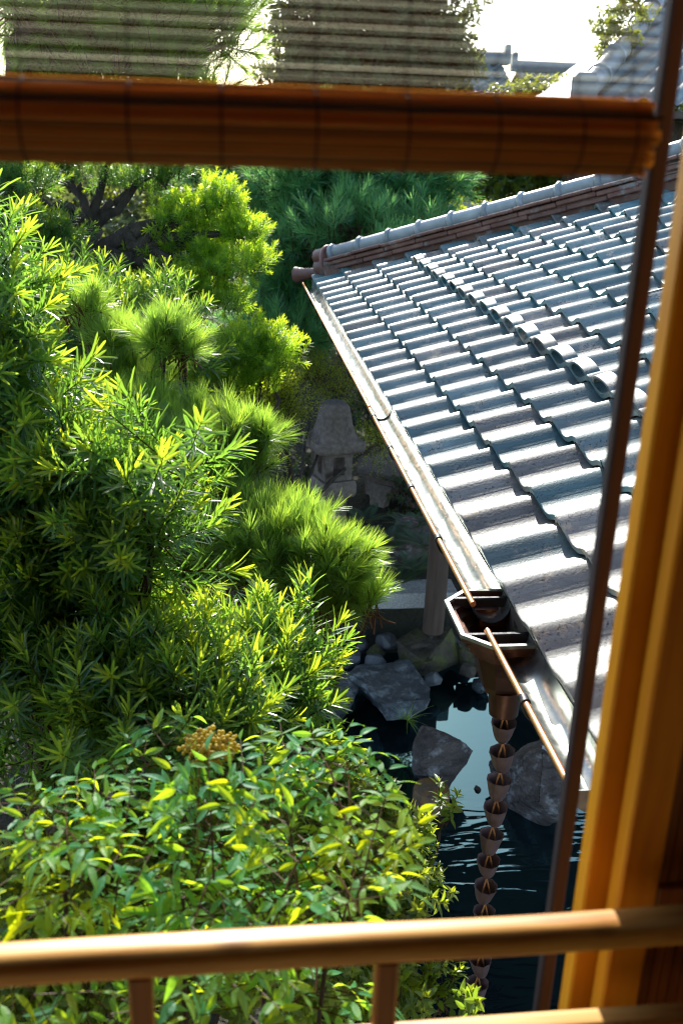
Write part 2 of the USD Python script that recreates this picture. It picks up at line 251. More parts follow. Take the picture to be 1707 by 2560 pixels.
obj('pond_water', (np.array([[.0, -.2, WZ], [9.2, -.2, WZ], [9.2, 7.9, WZ], [.0, 7.9, WZ]]), np.array([[0, 1, 2, 3]])), M['water'], kind='structure', label='dark pond water reflecting a strip of blue sky')

# ------------------------------------------------------------------ lower tiled roof
SL = math.radians(22.84); TU, TV = .265, .2436
E0 = V(.761, 2.171, 2.953)                       # crest of the lowest tile, column 0
VR, WR, UR = V(math.cos(SL), 0, math.sin(SL)), V(-math.sin(SL), 0, math.cos(SL)), V(0, 1, 0)
CR = .049                                        # wave height
ST = .034
O0 = E0 - WR * (CR + ST)
def prof(s):
    s = np.asarray(s, float); a = np.clip(s, 0, 1) ** .80
    h = CR * (.5 + .5 * np.cos(2 * np.pi * a)) * np.where(s > .5, .86, 1)
    return np.where(s < 0, CR - 2.6 * (s * TU) ** 2 * 10, h)
roof = thing('tiled_roof', 'grey wavy tiled hip roof sloping down to the gutter beside the pond', 'roof', tuple(E0))
TL = TV + .05
def tile_mesh(r, j, jig, eave=False):
    s = np.concatenate([np.linspace(-.10, 0, 3)[:-1], np.linspace(0, 1, 13)]); h = prof(s); n = len(s)
    def pt(b, dh): return O0 + VR * (r * TV + b) + np.outer(TU * (j - s), UR) + np.outer(h + ST * (1 - b / TV) + dh, WR)
    top0, top1 = pt(0, 0), pt(TL, 0)
    top0f = pt(.004, .0); low0 = pt(0, -.023)
    tm = pt(.006, .0)
    P = [low0, top0 - WR * .004, tm, top1]
    if eave:
        bot = O0 + VR * (r * TV + .004) + np.outer(TU * (j - s), UR) + np.outer(np.minimum(h - .030 + ST, .012), WR)
        P = [bot] + P
    v = np.vstack(P); i, k = np.meshgrid(np.arange(len(P) - 1), np.arange(n - 1), indexing='ij')
    q = np.stack([i * n + k, i * n + k + 1, (i + 1) * n + k + 1, (i + 1) * n + k], -1).reshape(-1, 4)
    v2 = v - pt(0, 0)[3]; ang, dy, dz = jig
    ca, sa = math.cos(ang), math.sin(ang); a, b = v2 @ VR, v2 @ UR
    v = pt(0, 0)[3] + np.outer(ca * a - sa * b, VR) + np.outer(sa * a + ca * b + dy, UR) + np.outer(v2 @ WR + dz, WR)
    return v, q
def hip_limit(r): return 25.4 - (r * TV) * math.cos(SL) / TU
rest = MB(); rt = np.random.default_rng(3)
for r in range(0, 17):
    for j in range(-1, 27):
        if j > hip_limit(r) + .7: continue
        jig = (rt.normal(0, .008), rt.normal(0, .0025), abs(rt.normal(0, .0025)))
        k = rt.random(); near = max(0, 1 - (j + 1.6 * r) / 9)
        m = M['tile_warm'] if k < .16 + .55 * near else M['tile_teal'] if k < .34 + .5 * near else M['tile']
        t = tile_mesh(r, j, jig, eave=(r == 0))
        if r <= 12 and j >= 2.1 * r - 4: obj('eave_tile' if r == 0 else 'roof_tile', t, m, roof, smooth=50)
        else: rest.add(*t)
obj('hidden_tiles', rest.mesh(), M['tile'], roof, smooth=50, kind='stuff')
# snow guard hoops along the fourth row
for j in range(2, 23):
    if j > hip_limit(3) - 1.5: continue
    mb = MB(); A = np.linspace(0, math.pi, 15); wv = rt.normal(0, .003)
    def arc(b, rad, dz): return O0 + VR * (3 * TV + b + wv) + np.outer(TU * (j - .53) + rad * np.cos(A) * 1.0, UR) + np.outer(.018 + ST + rad * .46 * np.sin(A) + dz, WR)
    Rg = [arc(.012, .096, 0), arc(.004, .096, -.001), arc(.0, .110, -.001), arc(.004, .117, 0), arc(.062, .117, -.004), arc(.062, .098, -.004), arc(.012, .094, 0)]
    v = np.vstack(Rg); n = 15; i, k = np.meshgrid(np.arange(len(Rg) - 1), np.arange(n - 1), indexing='ij')
    q = np.stack([i * n + k, (i + 1) * n + k, (i + 1) * n + k + 1, i * n + k + 1], -1).reshape(-1, 4)
    obj('snow_guard_hoop', (v, q), M['tile'] if j % 3 else M['tile_warm'], roof, smooth=50)
# deck under the tiles, far slope beyond the hip, eave boards
YC = E0[1] + 25.5 * TU; XC = E0[0]
def rp(x, y, dz): return V(x, y, E0[2] + (x - XC) * math.tan(SL) + dz)
T = 4.6
deck = MB()
quad = [rp(XC + .04, 1.75, -.10), rp(XC + T, 1.75, -.10), rp(XC + T, YC - T, -.10), rp(XC + .04, YC - .04, -.10)]
lowq = [p - V(0, 0, .10) for p in quad]
deck.add(np.array(quad + lowq), np.array([[0, 1, 2, 3], [7, 6, 5, 4], [0, 4, 5, 1], [1, 5, 6, 2], [2, 6, 7, 3], [3, 7, 4, 0]]))
obj('roof_deck', deck.mesh(), M['deck'], roof)
fs = [V(XC + .02, YC, E0[2] - .03), V(XC + T, YC - T, E0[2] - .03 + T * math.tan(SL)), V(XC + 6, YC - T, E0[2] - .03 + T * math.tan(SL)), V(XC + 9, YC, E0[2] - .03)]
obj('far_slope', (np.array(fs + [p - V(0, 0, .11) for p in fs]), np.array([[0, 3, 2, 1], [4, 5, 6, 7], [0, 4, 7, 3], [0, 1, 5, 4]])), M['tile'], roof)
obj('eave_board', box((XC + .075, (1.75 + YC) / 2, E0[2] - .17), (.03, YC - 1.78, .12)), M['deck'], roof)
obj('eave_board', box((XC + 4.4, YC - .06, E0[2] - .155), (8.6, .03, .05)), M['deck'], roof)
for k in range(16):
    y = 2.0 + k * .44
    a, b = rp(XC + .1, y, -.245), rp(XC + 2.5, y, -.245)
    obj('rafter', box((a + b) / 2, (np.linalg.norm(b - a), .05, .07), R=np.array([VR, UR, WR])), M['deck'], roof)
# hip ridge
HD = V(1, -1, math.tan(SL)); HD /= np.linalg.norm(HD); HF = frame(HD); HS, HU = HF[0], HF[1]
if HU[2] < 0: HS, HU = -HS, -HU
def hp(d, h=0., s=0.): return V(XC, YC, E0[2] - .055) + HD * d + HU * h + HS * s
RH = np.array([HD, HS, HU])
SEG = .31
for k in range(16):
    d = .30 + k * SEG; lift = .065 if k >= 9 else 0.0
    for lv, (w, h, z, off) in enumerate(((.25, .034, .040, .10), (.235, .034, .080, .02), (.27, .026, .116, .0))):
        g = rt.normal(0, .003)
        obj('flat_ridge_tile', box(hp(d + SEG / 2 + off * (lv < 2), z + lift * (lv + 1) / 3 + g), (SEG - .006, w + rt.normal(0, .004), h), .006, R=RH), M['noshi'], roof)
    r0, r1 = .062, .057
    p = [hp(d - .01, .165 + lift), hp(d + .03, .165 + lift), hp(d + SEG - .01, .168 + lift)]
    obj('ridge_tile', tube(p, [r0, r0 - .002, r1], 16), M['ridge'], roof, smooth=50)
    q = np.linspace(0, 1, 5); rr = .064 + .014 * np.sin(q * math.pi) ** .6
    obj('ridge_ring', tube([hp(d - .005 + .05 * x, .165 + lift) for x in q], rr, 18), M['ridge'], roof, smooth=60)
obj('ridge_bedding', box(hp(2.4, .03), (4.3, .17, .10), R=RH), M['noshi'], roof)
# end of the ridge: strap, two rounded end tiles, flared corner tile
for h, rr in ((.165, .066), (.065, .085)):
    obj('ridge_end_tile', tube([hp(.12, h), hp(.135, h), hp(.31, h)], [rr * .8, rr, rr], 18), M['noshi'], roof, smooth=50)
A = np.linspace(-.25, math.pi + .25, 16)
obj('ridge_strap', tube([hp(.27, .075 + .155 * math.sin(a) * (1 if math.sin(a) > 0 else .5), .125 * math.cos(a)) for a in A], .017, 8), M['noshi'], roof, smooth=50)
obj('corner_tile', lathe([(0, 0), (.040, 0), (.045, .08), (.05, .17), (.062, .24), (.070, .27), (.072, .278), (.060, .28), (.045, .25), (0, .262)], 20, hp(.14, .035), R=np.array([HS, np.cross(-HD + .10 * HU, HS), -HD + .10 * HU])), M['noshi'], roof, smooth=50)
# closing tiles of the near edge
for k in range(5):
    p = O0 + VR * (k * TV) + UR * (-2.02 * TU) + WR * .03
    obj('verge_tile', tube([p, p + VR * .03, p + VR * (TV + .04)], [.062, .060, .054], 14), M['tile_warm'], roof, smooth=50)

# ------------------------------------------------------------------ gutter, hopper, rain chain
gut = thing('rain_gutter', 'copper rimmed half round rain gutter running along the tiled eave', 'gutter', (.748, 1.6, 2.87))
GXc, GZ, GR = .748, 2.87, .056
for y0, y1, dz, dr in ((1.62, 2.31, 0, 0), (2.47, 4.62, 0, .0), (4.60, 8.80, .006, -.002)):
    A = np.linspace(math.pi, 2 * math.pi, 15); ys = np.linspace(y0, y1, 12)
    ring = lambda y, r: np.stack([GXc + r * np.cos(A), np.full(15, y), GZ + dz + r * 1.05 * np.sin(A)], 1)
    v = np.vstack([ring(y, GR + dr) for y in ys] + [ring(y, GR + dr - .003) for y in ys]); n = 15; N = len(ys)
    i, k = np.meshgrid(np.arange(N - 1), np.arange(n - 1), indexing='ij')
    q = np.stack([i * n + k, i * n + k + 1, (i + 1) * n + k + 1, (i + 1) * n + k], -1).reshape(-1, 4)
    obj('trough', (v, np.vstack([q, q[:, ::-1] + N * n])), M['gutter'], gut, smooth=60)
    obj('rolled_rim', tube([(GXc - GR - .001, y, GZ + .004 + dz) for y in np.linspace(y0, y1, 6)], .0085, 10), M['copper'], gut, smooth=60)
    obj('rear_rim', tube([(GXc + GR + .001, y, GZ + .010 + dz) for y in np.linspace(y0, y1, 6)], .0045, 8), M['copper_dark'], gut, smooth=60)
obj('gutter_end', trimesh.creation.extrude_polygon(__import__('shapely').Polygon([(GR * math.cos(a), GR * 1.05 * math.sin(a)) for a in np.linspace(math.pi, 2 * math.pi, 13)]), .003).apply_transform(np.array([[1, 0, 0, GXc], [0, 0, 1, 1.62], [0, 1, 0, GZ], [0, 0, 0, 1.]])), M['gutter'], gut)
obj('joint_band', tube([(GXc + (GR - .004) * math.cos(a), 4.615, GZ + (GR - .004) * 1.05 * math.sin(a)) for a in np.linspace(math.pi * 1.02, math.pi * 1.98, 13)], .0035, 6), M['iron'], gut, smooth=60)
for k in range(15):
    y = 1.96 + .5 * k - .0
    if 2.2 < y < 2.62: continue
    mb = MB(); mb.add(*tube([(GXc + (GR + .004) * math.cos(a), y, GZ + (GR + .004) * 1.05 * math.sin(a)) for a in np.linspace(math.pi * .98, math.pi * 1.9, 11)], .004, 6))
    mb.add(*tube([(GXc - GR - .001, y - .014, GZ + .004), (GXc - GR - .001, y + .014, GZ + .004)], .0125, 10))
    mb.add(*tube([(GXc + GR, y, GZ), (GXc + GR + .06, y, GZ + .0)], .004, 6))
    obj('bracket', mb.mesh(), M['iron'], gut, smooth=50)
HX, HY, HZ = .770, 2.40, 2.868
hop = UsdGeom.Xform.Define(stage, '/World/rain_gutter/rain_hopper'); BASE['/World/rain_gutter/rain_hopper'] = BASE['/World/rain_gutter']
tag(hop, 'stepped copper rainwater hopper')
def octo(w, d, z, ch): 
    p = [(w, d - ch), (w - ch, d), (-w + ch, d), (-w, d - ch), (-w, -d + ch), (-w + ch, -d), (w - ch, -d), (w, -d + ch)]
    return np.array([(HX + a, HY + b, z) for a, b in p])
steps = [(.150, .170, .0), (.150, .170, .018), (.135, .153, .021), (.135, .153, .040), (.118, .134, .043), (.118, .134, .063), (.10, .113, .066), (.10, .113, .086), (.086, .094, .098), (.070, .075, .15), (.056, .060, .20), (.046, .048, .225)]
rings = [octo(w, d, HZ - z, .075 * w / .165) for w, d, z in steps]
inner = [octo(w - .010, d - .010, HZ - z + (0.0 if z == 0 else .004), .072 * w / .165) for w, d, z in steps]
obj('hopper_body', loft(rings[::-1] + inner, caps=False), M['copper_dark'], hop)
obj('hopper_rim', loft([octo(.154, .174, HZ - .006, .070), octo(.154, .174, HZ + .004, .070), octo(.142, .162, HZ + .004, .064), octo(.142, .162, HZ - .006, .064), octo(.154, .174, HZ - .006, .070)], caps=False), M['gutter'], hop)
for y in (HY + .12, HY - .10):
    obj('hopper_crossbar', box((HX + .03, y, HZ - .012), (.34, .016, .03), .003), M['iron'], hop)
obj('dry_leaf_litter', tube([(HX + .03, HY - .04, HZ - .06), (HX + .06, HY, HZ - .045), (HX + .1, HY + .04, HZ - .07)], [.02, .045, .02], 7), M['soil'], hop)
obj('outlet', tube([(HX + .008, HY - .02, HZ - .215), (HX + .01, HY - .022, HZ - .26), (HX + .01, HY - .025, HZ - .295)], [.047, .044, .041], 16), M['copper_dark'], hop, smooth=50)
CHX, CHY = .785, 2.375
ch = thing('rain_chain', 'copper rain chain of flower shaped cups hanging from the hopper into the pond', 'rain chain', (CHX, CHY, 2.45))
ztop = 2.545; k = 0; rb0 = np.random.default_rng(21)
cup_prof = [(.006, -.070), (.018, -.068), (.024, -.055), (.030, -.035), (.035, -.012), (.0385, .0), (.0365, .0), (.033, -.012), (.028, -.035), (.022, -.053), (.004, -.06)]
while ztop - k * .0973 > .15:
    z = ztop - k * .0973; sw = .004 * math.sin(k * .9)
    tx, ty = rb0.normal(0, .06, 2); tl = np.array([[1, 0, tx], [0, 1, ty], [-tx, -ty, 1]])
    obj('cup', lathe(np.array(cup_prof) * rb0.uniform(.90, .97), 32, (CHX + sw, CHY, z), R=tl, lobes=8, lobe=.035), M['chain'], ch, smooth=60)
    mb = MB()
    for a in (-.6, .6):
        mb.add(*tube([(CHX + sw + .024 * math.sin(a), CHY - .012 * math.cos(a), z - .034), (CHX + sw + .014 * math.sin(a), CHY - .004, z - .004), (CHX + sw, CHY, z + .026), (CHX + sw, CHY, z + .034)], .0028, 5))
    obj('link', mb.mesh(), M['link'], ch)
    k += 1

# ------------------------------------------------------------------ pillar, stones, lanterns, rocks
pil = thing('wooden_pillar', 'round dark wooden pillar holding up the tiled eave at the pond', 'pillar', (1.69, 7.22, .3))
zt = E0[2] + (1.69 - XC) * math.tan(SL) - .2
obj('shaft', tube([(1.69 + .012 * math.sin(z * 2), 7.22, z) for z in np.linspace(.28, zt, 8)], np.linspace(.088, .078, 8), 20), M['pillar'], pil, smooth=60)
obj('foundation_stone', rock((1.70, 7.22, .12), (.62, .56, .50), 11, .3, rough=.05), M['rock_moss'], smooth=60, label='mossy brown stone under the foot of the wooden pillar', cat='rock')
obj('side_stone', rock((2.02, 7.12, .08), (.36, .34, .30), 12, 1.1, rough=.06), M['rock_moss'], smooth=60, label='lumpy mossy stone on the right of the pillar foot', cat='rock')
RK = [('flat_rock', (1.27, 6.68, .04), (.80, .80, .34), 21, .4, 'rock', 'large flat grey slab rock with light veins lying in the pond'),
      ('flat_rock', (.80, 6.75, .0), (.55, .7, .34), 22, .1, 'rock', 'dark rock on the left of the large slab rock, half under the branches'),
      ('block_rock', (1.44, 5.72, .08), (.46, .46, .56), 34, .6, 'rock_brown', 'block shaped brown rock standing in the middle of the pond'),
      ('pond_rock', (2.06, 5.46, .04), (.58, .84, .60), 26, .2, 'rock_brown', 'cracked brown rock behind the rain chain at the right shore'),
      ('rear_rock', (1.31, 7.98, .55), (.42, .3, .32), 27, .2, 'rock_brown', 'dark rock behind the granite beam beside the ferns'),
      ('rear_rock', (1.75, 8.6, .55), (.6, .45, .5), 28, .9, 'rock_brown', 'dark rock at the foot of the legged stone lantern'),
      ('white_stone', (2.12, 5.42, .33), (.13, .11, .09), 29, .2, 'pebble_pale', 'small whitish stone lying on the cracked brown rock')]
M['pebble_pale'] = rough_mat('pale_stone_look', (.3, .34, .36), (.42, .46, .47), scale=12, rough=.6)
for nm, c, sz, sd_, rot, m, lab in RK:
    obj(nm, rock(c, sz, sd_, rot, rough=.045, edge=.035, flat_top=(sz[2] * .30 if nm in ('flat_rock', 'block_rock') else None)), M[m], smooth=40, label=lab, cat='rock')
obj('water_leaf', rock((1.72, 5.62, -.12), (.06, .09, .04), 41, 0), M['iron'], label='tiny dark stone breaking the bright water strip', cat='stone')
PB = [((1.10, 7.38, .07), .24, 'pale grey pebble at the left end of the pebble shore'), ((1.24, 7.28, .06), .20, 'grey pebble left of the mossy pillar stone'), ((1.36, 7.42, .08), .26, 'round pebble behind the pillar stone on its left'),
      ((1.20, 7.12, .04), .25, 'oval grey pebble above the slab rock'), ((1.42, 7.05, .04), .2, 'pointed pebble between slab rock and pillar stone'), ((1.64, 6.86, .03), .18, 'speckled tan pebble at the water below the pillar'),
      ((1.95, 6.98, .04), .2, 'moss capped pebble at the water edge'), ((2.04, 6.86, -.04), .18, 'black wet pebble at the tip of the bright water'), ((2.10, 7.02, -.02), .13, 'small pebble beside the black wet pebble'),
      ((2.02, 7.38, .02), .18, 'grey pebble right of the pillar shaft'), ((2.12, 7.22, .0), .16, 'small dark pebble under the hopper'), ((1.02, 7.2, .05), .24, 'pebble half hidden by the pine tips'), ((1.93, 7.42, .06), .2, 'pebble behind the pillar on its right')]
for k, (c, s, lab) in enumerate(PB):
    obj('pebble', rock(c, (s, s * .8, s * .7), 50 + k, k * .7, n=24, edge=.12, rough=.02), M['rock_moss'] if 'moss' in lab else M['rock'] if 'black' in lab else M['pebble'], smooth=True, label=lab, cat='pebble')
stp = thing('stepping_post', 'round stump shaped stepping stone with a rusty orange top in the pond', 'stepping stone', (1.355, 5.465, 0))
obj('body', lathe([(0, -.5), (.122, -.5), (.126, -.1), (.124, .0), (.117, .025), (.105, .031), (0, .032)], 36, (1.355, 5.465, 0)), M['stump'], stp, smooth=40)
obj('granite_beam', box((1.42, 7.60, .44), (1.06, .30, .14), .012), M['granite'], label='long granite beam laid across behind the wooden pillar', cat='stone beam')
# lantern with the bell shaped cap
L1 = V(1.05, 9.2, 0)
la = thing('stone_lantern', 'square post stone lantern with a bell shaped cap and open fire box', 'stone lantern', tuple(L1))
c = (L1[0], L1[1]); ro = .30
def sq(w, z, r=.03): return rrect(w, w, min(r, w * .45), z, c, 5, ro)
obj('post', loft([sq(.24, .1, .02), sq(.225, .8, .02)]), M['lantern'], la, smooth=40)
obj('middle_slab', loft([sq(.34, .79), sq(.37, .82), sq(.37, .92), sq(.34, .955)]), M['lantern'], la, smooth=40)
fb = MB()
Rb = np.array([[math.cos(ro), math.sin(ro), 0], [-math.sin(ro), math.cos(ro), 0], [0, 0, 1]])
for a in (-1, 1):
    for b in (-1, 1): fb.add(*box(L1 + V(0, 0, 1.105) + (np.array([a * .10, b * .10, 0]) @ Rb), (.088, .088, .22), .008, R=Rb))
fb.add(*box(L1 + V(0, 0, .985), (.288, .288, .06), .008, R=Rb)); fb.add(*box(L1 + V(0, 0, 1.225), (.288, .288, .06), .008, R=Rb))
obj('fire_box', fb.mesh(), M['lantern'], la)
obj('cap', loft([sq(.42, 1.245, .05), sq(.49, 1.265, .06), sq(.50, 1.30, .06), sq(.49, 1.345, .06), sq(.43, 1.37, .07), sq(.36, 1.42, .09), sq(.32, 1.50, .10), sq(.295, 1.60, .11), sq(.27, 1.67, .11), sq(.22, 1.71, .10), sq(.12, 1.728, .05)]), M['lantern'], la, smooth=60)
# legged lantern
L2 = V(1.85, 10.2, 0)
lb = thing('legged_stone_lantern', 'low dark stone lantern on arched legs beneath a wide hexagonal roof', 'stone lantern', tuple(L2))
def hexa(r, z): return np.array([(L2[0] + r * math.cos(a), L2[1] + r * math.sin(a), z) for a in np.arange(6) * math.pi / 3 + .35])
obj('roof_cap', loft([hexa(.40, .70), hexa(.47, .72), hexa(.47, .77), hexa(.40, .86), hexa(.24, .98), hexa(.10, 1.06)]), M['lantern'], lb)
obj('fire_box', loft([hexa(.30, .58), hexa(.32, .60), hexa(.32, .71)]), M['lantern'], lb)
for k in range(4):
    a = .8 + k * math.pi / 2; d = V(math.cos(a), math.sin(a), 0); t = V(-math.sin(a), math.cos(a), 0)
    pts = [L2 + d * rr + V(0, 0, z) for rr, z in ((.24, .60), (.27, .4), (.30, .2), (.32, .0))]
    obj('leg', loft([np.array([p + t * .085 * w + d * .05, p - t * .085 * w + d * .05, p - t * .085 * w - d * .05, p + t * .085 * w - d * .05]) for p, w in zip(pts, (1.9, 1.1, .95, .9))]), M['lantern'], lb)

# ------------------------------------------------------------------ window: blind, handrail, doors, room
YB = .90
bl = thing('bamboo_blind', 'half rolled bamboo blind hanging across the top of the window', 'blind', (-.4, YB, 4.12))
rb = np.random.default_rng(5)
RC = V(0, YB + .005, 4.1025); x0, x1 = -1.15, .371
nrd = 44
for k in range(nrd):                                              # reeds around the roll
    a = 2 * math.pi * k / nrd; rr = .0290 + .0010 * math.sin(3 * a) + rb.normal(0, .0004)
    y, z = RC[1] + rr * math.cos(a), RC[2] + rr * 1.0 * math.sin(a)
    e = rb.normal(0, .003)
    obj('rolled_reed', tube([(x0, y, z - .003), (-.4, y, z - .001 + .0006 * rb.normal()), (x1 + e, y + .0, z + .003)], .0024 + .0004 * rb.random(), 6), M['reed'] if rb.random() < .8 else M['reed_dark'], bl, smooth=60)
obj('roll_core', tube([(x0, RC[1], RC[2] - .003), (x1 - .004, RC[1], RC[2] + .003)], .0252, 20), M['reed'], bl, smooth=60)
obj('roll_hem', box((-.40, YB + .02, 4.1345), (1.50, .014, .008), .003), M['hem'], bl)
z = 4.131; k = 0
while z < 4.42:
    if k % 3 == 0: rad, m, step = .0009, M['reed_dark'], .0031
    else: rad, m, step = .00045, M['reed_pale'] if rb.random() < .85 else M['reed'], .0031
    zz = z + rb.normal(0, .0003)
    obj('hanging_reed', tube([(x0, YB, zz), (-.35, YB + .001 * rb.normal(), zz + .0006 * rb.normal()), (x1, YB, zz - .0004)], rad, 6), m, bl, smooth=60)
    z += step; k += 1
for xt in (-.16, -.075, .0, .078, .155, .232, .305, .352):
    mb = MB(); zs = np.arange(4.13, 4.42, .0046)
    mb.add(*tube([(xt + .0016 * (-1) ** i, YB - .0022 * (-1) ** i, z_) for i, z_ in enumerate(zs)], .0008, 5))
    mb.add(*tube([(xt, RC[1] + .0328 * math.cos(a), RC[2] + .0328 * math.sin(a)) for a in np.linspace(0, 2 * math.pi, 25)], .0009, 5))
    obj('thread', mb.mesh(), M['thread'], bl)
rl = thing('handrail', 'rounded cypress handrail with square balusters across the bottom of the window', 'handrail', (0, .80, 3.3))
xs = np.linspace(-1.2, .95, 44)
nz = lambda q, sd2: np.array([meshkit.noise(np.array([x * q, sd2, .3])) - .5 for x in xs])
w1, w2 = nz(5, 1.), nz(4, 7.)
rings = []
for x, a, b in zip(xs, w1, w2):
    ring = rrect(.040 + .007 * b, .035 + .004 * a, .0150, 0, (0, 0), 5)
    rings.append(np.column_stack([np.full(len(ring), x), .80 + .004 * a + ring[:, 0], 3.312 + .006 * b + ring[:, 1]]))
obj('rail', loft(rings), M['rail'], rl, smooth=60)
obj('lower_rail', loft([np.column_stack([np.full(16, x), .80 + g[:, 0], 3.176 + g[:, 1]]) for x in np.linspace(-1.2, .95, 8) for g in [rrect(.026, .026, .006, 0, (0, 0), 4)]]), M['rail'], rl, smooth=40)
for x in (-.585, -.338, -.091, .164):
    obj('baluster', box((x, .80, 3.242), (.024, .024, .106), .003), M['panel'], rl)
    obj('baluster', box((x, .80, 2.865), (.024, .024, .60), .003), M['panel'], rl)
def stile_box(x0_, x1_, y0_, y1_, z0_, z1_, bev=.003): return box(((x0_ + x1_) / 2, (y0_ + y1_) / 2, (z0_ + z1_) / 2), (x1_ - x0_, y1_ - y0_, z1_ - z0_), bev)
ds = obj('shutter_edge', stile_box(.4185, .437, .995, 1.015, 2.60, 4.75), M['dark_strip'], label='narrow dark brown upright of the storm shutter left of the orange door frame', cat='shutter frame')
d1 = thing('sliding_door', 'orange brown sliding door with its lit upright nearest the rain chain', 'sliding door', (.6, .905, 2.6))
obj('stile', stile_box(.413, .452, .890, .920, 2.62, 4.73), M['stile'], d1)
obj('metal_edge', stile_box(.4525, .4565, .894, .916, 2.62, 4.73), M['gutter'], d1)
obj('panel', stile_box(.457, 1.25, .900, .910, 2.62, 4.73, 0), M['panel'], d1)
d2 = thing('sliding_door', 'second sliding door with reed panels behind the right end of the handrail', 'sliding door', (.8, .862, 2.6))
obj('stile', stile_box(.434, .480, .848, .878, 2.62, 4.73), M['stile'], d2)
for z_ in (3.52, 3.30, 3.10):
    obj('cross_rail', stile_box(.4805, 1.25, .850, .876, z_ - .018, z_ + .018), M['panel'], d2)
for k in range(60):
    x = .487 + .0125 * k
    obj('reed_bar', box((x, .860, 3.66), (.0105, .008, 2.08)), M['panel'], d2)
obj('sill_beam', stile_box(-1.6, 1.4, .84, 1.06, 2.50, 2.60), M['panel'], label='dark timber sill at floor level below the handrail', cat='sill')
M['room_dark'] = M['room']
def slab(name, lo, hi, m, lab): obj(name, stile_box(lo[0], hi[0], lo[1], hi[1], lo[2], hi[2], 0), m, kind='structure', label=lab)
slab('room_floor', (-1.6, -3.0, 2.40), (1.4, .838, 2.56), M['tatami'], 'tatami floor of the upstairs room')
slab('room_ceiling', (-1.6, -3.0, 4.90), (1.4, 1.05, 5.0), M['panel'], 'timber ceiling of the upstairs room')
slab('room_wall_left', (-1.72, -3.0, 2.40), (-1.602, 1.05, 4.898), M['room'], 'earth plaster wall on the left of the window')
slab('room_wall_right', (1.402, -3.0, 2.40), (1.52, 1.05, 4.898), M['room'], 'earth plaster wall on the right of the window')
slab('room_wall_back', (-1.6, -3.12, 2.40), (1.4, -3.002, 4.898), M['room'], 'earth plaster wall behind the viewer')
slab('window_lintel', (-1.6, .86, 4.735), (1.4, 1.04, 4.898), M['panel'], 'timber lintel above the window')
slab('house_wall', (-1.72, .88, -.5), (1.52, 1.04, 2.498), M['plaster'], 'plaster wall of the house below the window')
slab('window_wall', (-1.6, .90, 2.602), (-1.18, 1.02, 4.733), M['room'], 'wall left of the window opening')
ev = thing('upper_eave', 'timber eave of the house above the window', 'eave', (0, 1.4, 5.0))
obj('eave_deck', (np.array([(-2.2, .6, 5.28), (2.0, .6, 5.28), (2.0, 1.8, 4.86), (-2.2, 1.8, 4.86), (-2.2, .6, 5.36), (2.0, .6, 5.36), (2.0, 1.8, 4.94), (-2.2, 1.8, 4.94)]), np.array([[0, 3, 2, 1], [4, 5, 6, 7], [0, 1, 5, 4], [1, 2, 6, 5], [2, 3, 7, 6], [3, 0, 4, 7]])), M['deck'], ev)
#PLANTS
# ------------------------------------------------------------------ plants
KP = 1707 / 1568
def at(x, y, D):
    """A point of the garden, D metres from the window along the sight line of the photograph's point (x, y)."""
    d = V((x * KP - 853.5) / 2489.4, (y * KP - 1280) / 2489.4, 1); d = d @ RCAM
    return CAM + d / np.linalg.norm(d) * D
def rot_to(d, roll):
    d = np.asarray(d, float); d = d / np.linalg.norm(d); a = V(0, 0, 1) if abs(d[2]) < .95 else V(1, 0, 0)
    x = np.cross(a, d); x /= np.linalg.norm(x); y = np.cross(d, x); c, s = math.cos(roll), math.sin(roll)
    return np.array([c * x + s * y, -s * x + c * y, d])
class Sprig:
    """Leaves and stem of one sprig along +z; tint.r = stem, tint.g = young."""
    def __init__(s): s.v, s.f, s.t, s.n = [], [], [], 0
    def add(s, v, f, tint):
        f = np.asarray(f); 
        if f.shape[1] == 4: f = np.vstack([f[:, [0, 1, 2]], f[:, [0, 2, 3]]])
        s.v.append(v); s.f.append(f + s.n); s.t.append(np.broadcast_to(np.asarray(tint, float), (len(v), 3))); s.n += len(v)
    def stem(s, pts, r, sides=4): v, f = tube(pts, r, sides, cap=False); s.add(v, f, (1, 0, 0))
    def leaf(s, o, d, up, L, w, shape, young=0., curl=.15, fold=.12, segs=3):
        d = d / np.linalg.norm(d); side = np.cross(d, up); side /= np.linalg.norm(side) + 1e-9; n = np.cross(side, d)
        t = np.linspace(0, 1, segs + 1) if np.ndim(segs) == 0 else np.array(segs, float); segs = len(t) - 1; ww = w / 2 * shape(t)
        c = o + np.outer(t * L, d) - np.outer(curl * L * t ** 2, n)
        if fold is None: v = np.stack([c - ww[:, None] * side, c + ww[:, None] * side], 1).reshape(-1, 3); k = 2
        else: v = np.stack([c - ww[:, None] * side + (fold * ww)[:, None] * n, c, c + ww[:, None] * side + (fold * ww)[:, None] * n], 1).reshape(-1, 3); k = 3
        i = np.arange(segs); q = np.concatenate([np.stack([i * k + j, i * k + j + 1, (i + 1) * k + j + 1, (i + 1) * k + j], 1) for j in range(k - 1)])
        s.add(v, q, (0, young, 0))
    def data(s): return np.vstack(s.v), np.vstack(s.f), np.vstack(s.t)
lin = lambda t: np.interp(t, [0, .15, .5, .85, .95, 1], [.4, .88, 1, .92, .7, .22])
lan = lambda t: np.sin(np.pi * np.clip(t, 0, 1) ** .75) * .98 + .02
def spiral(k): return k * 2.39996
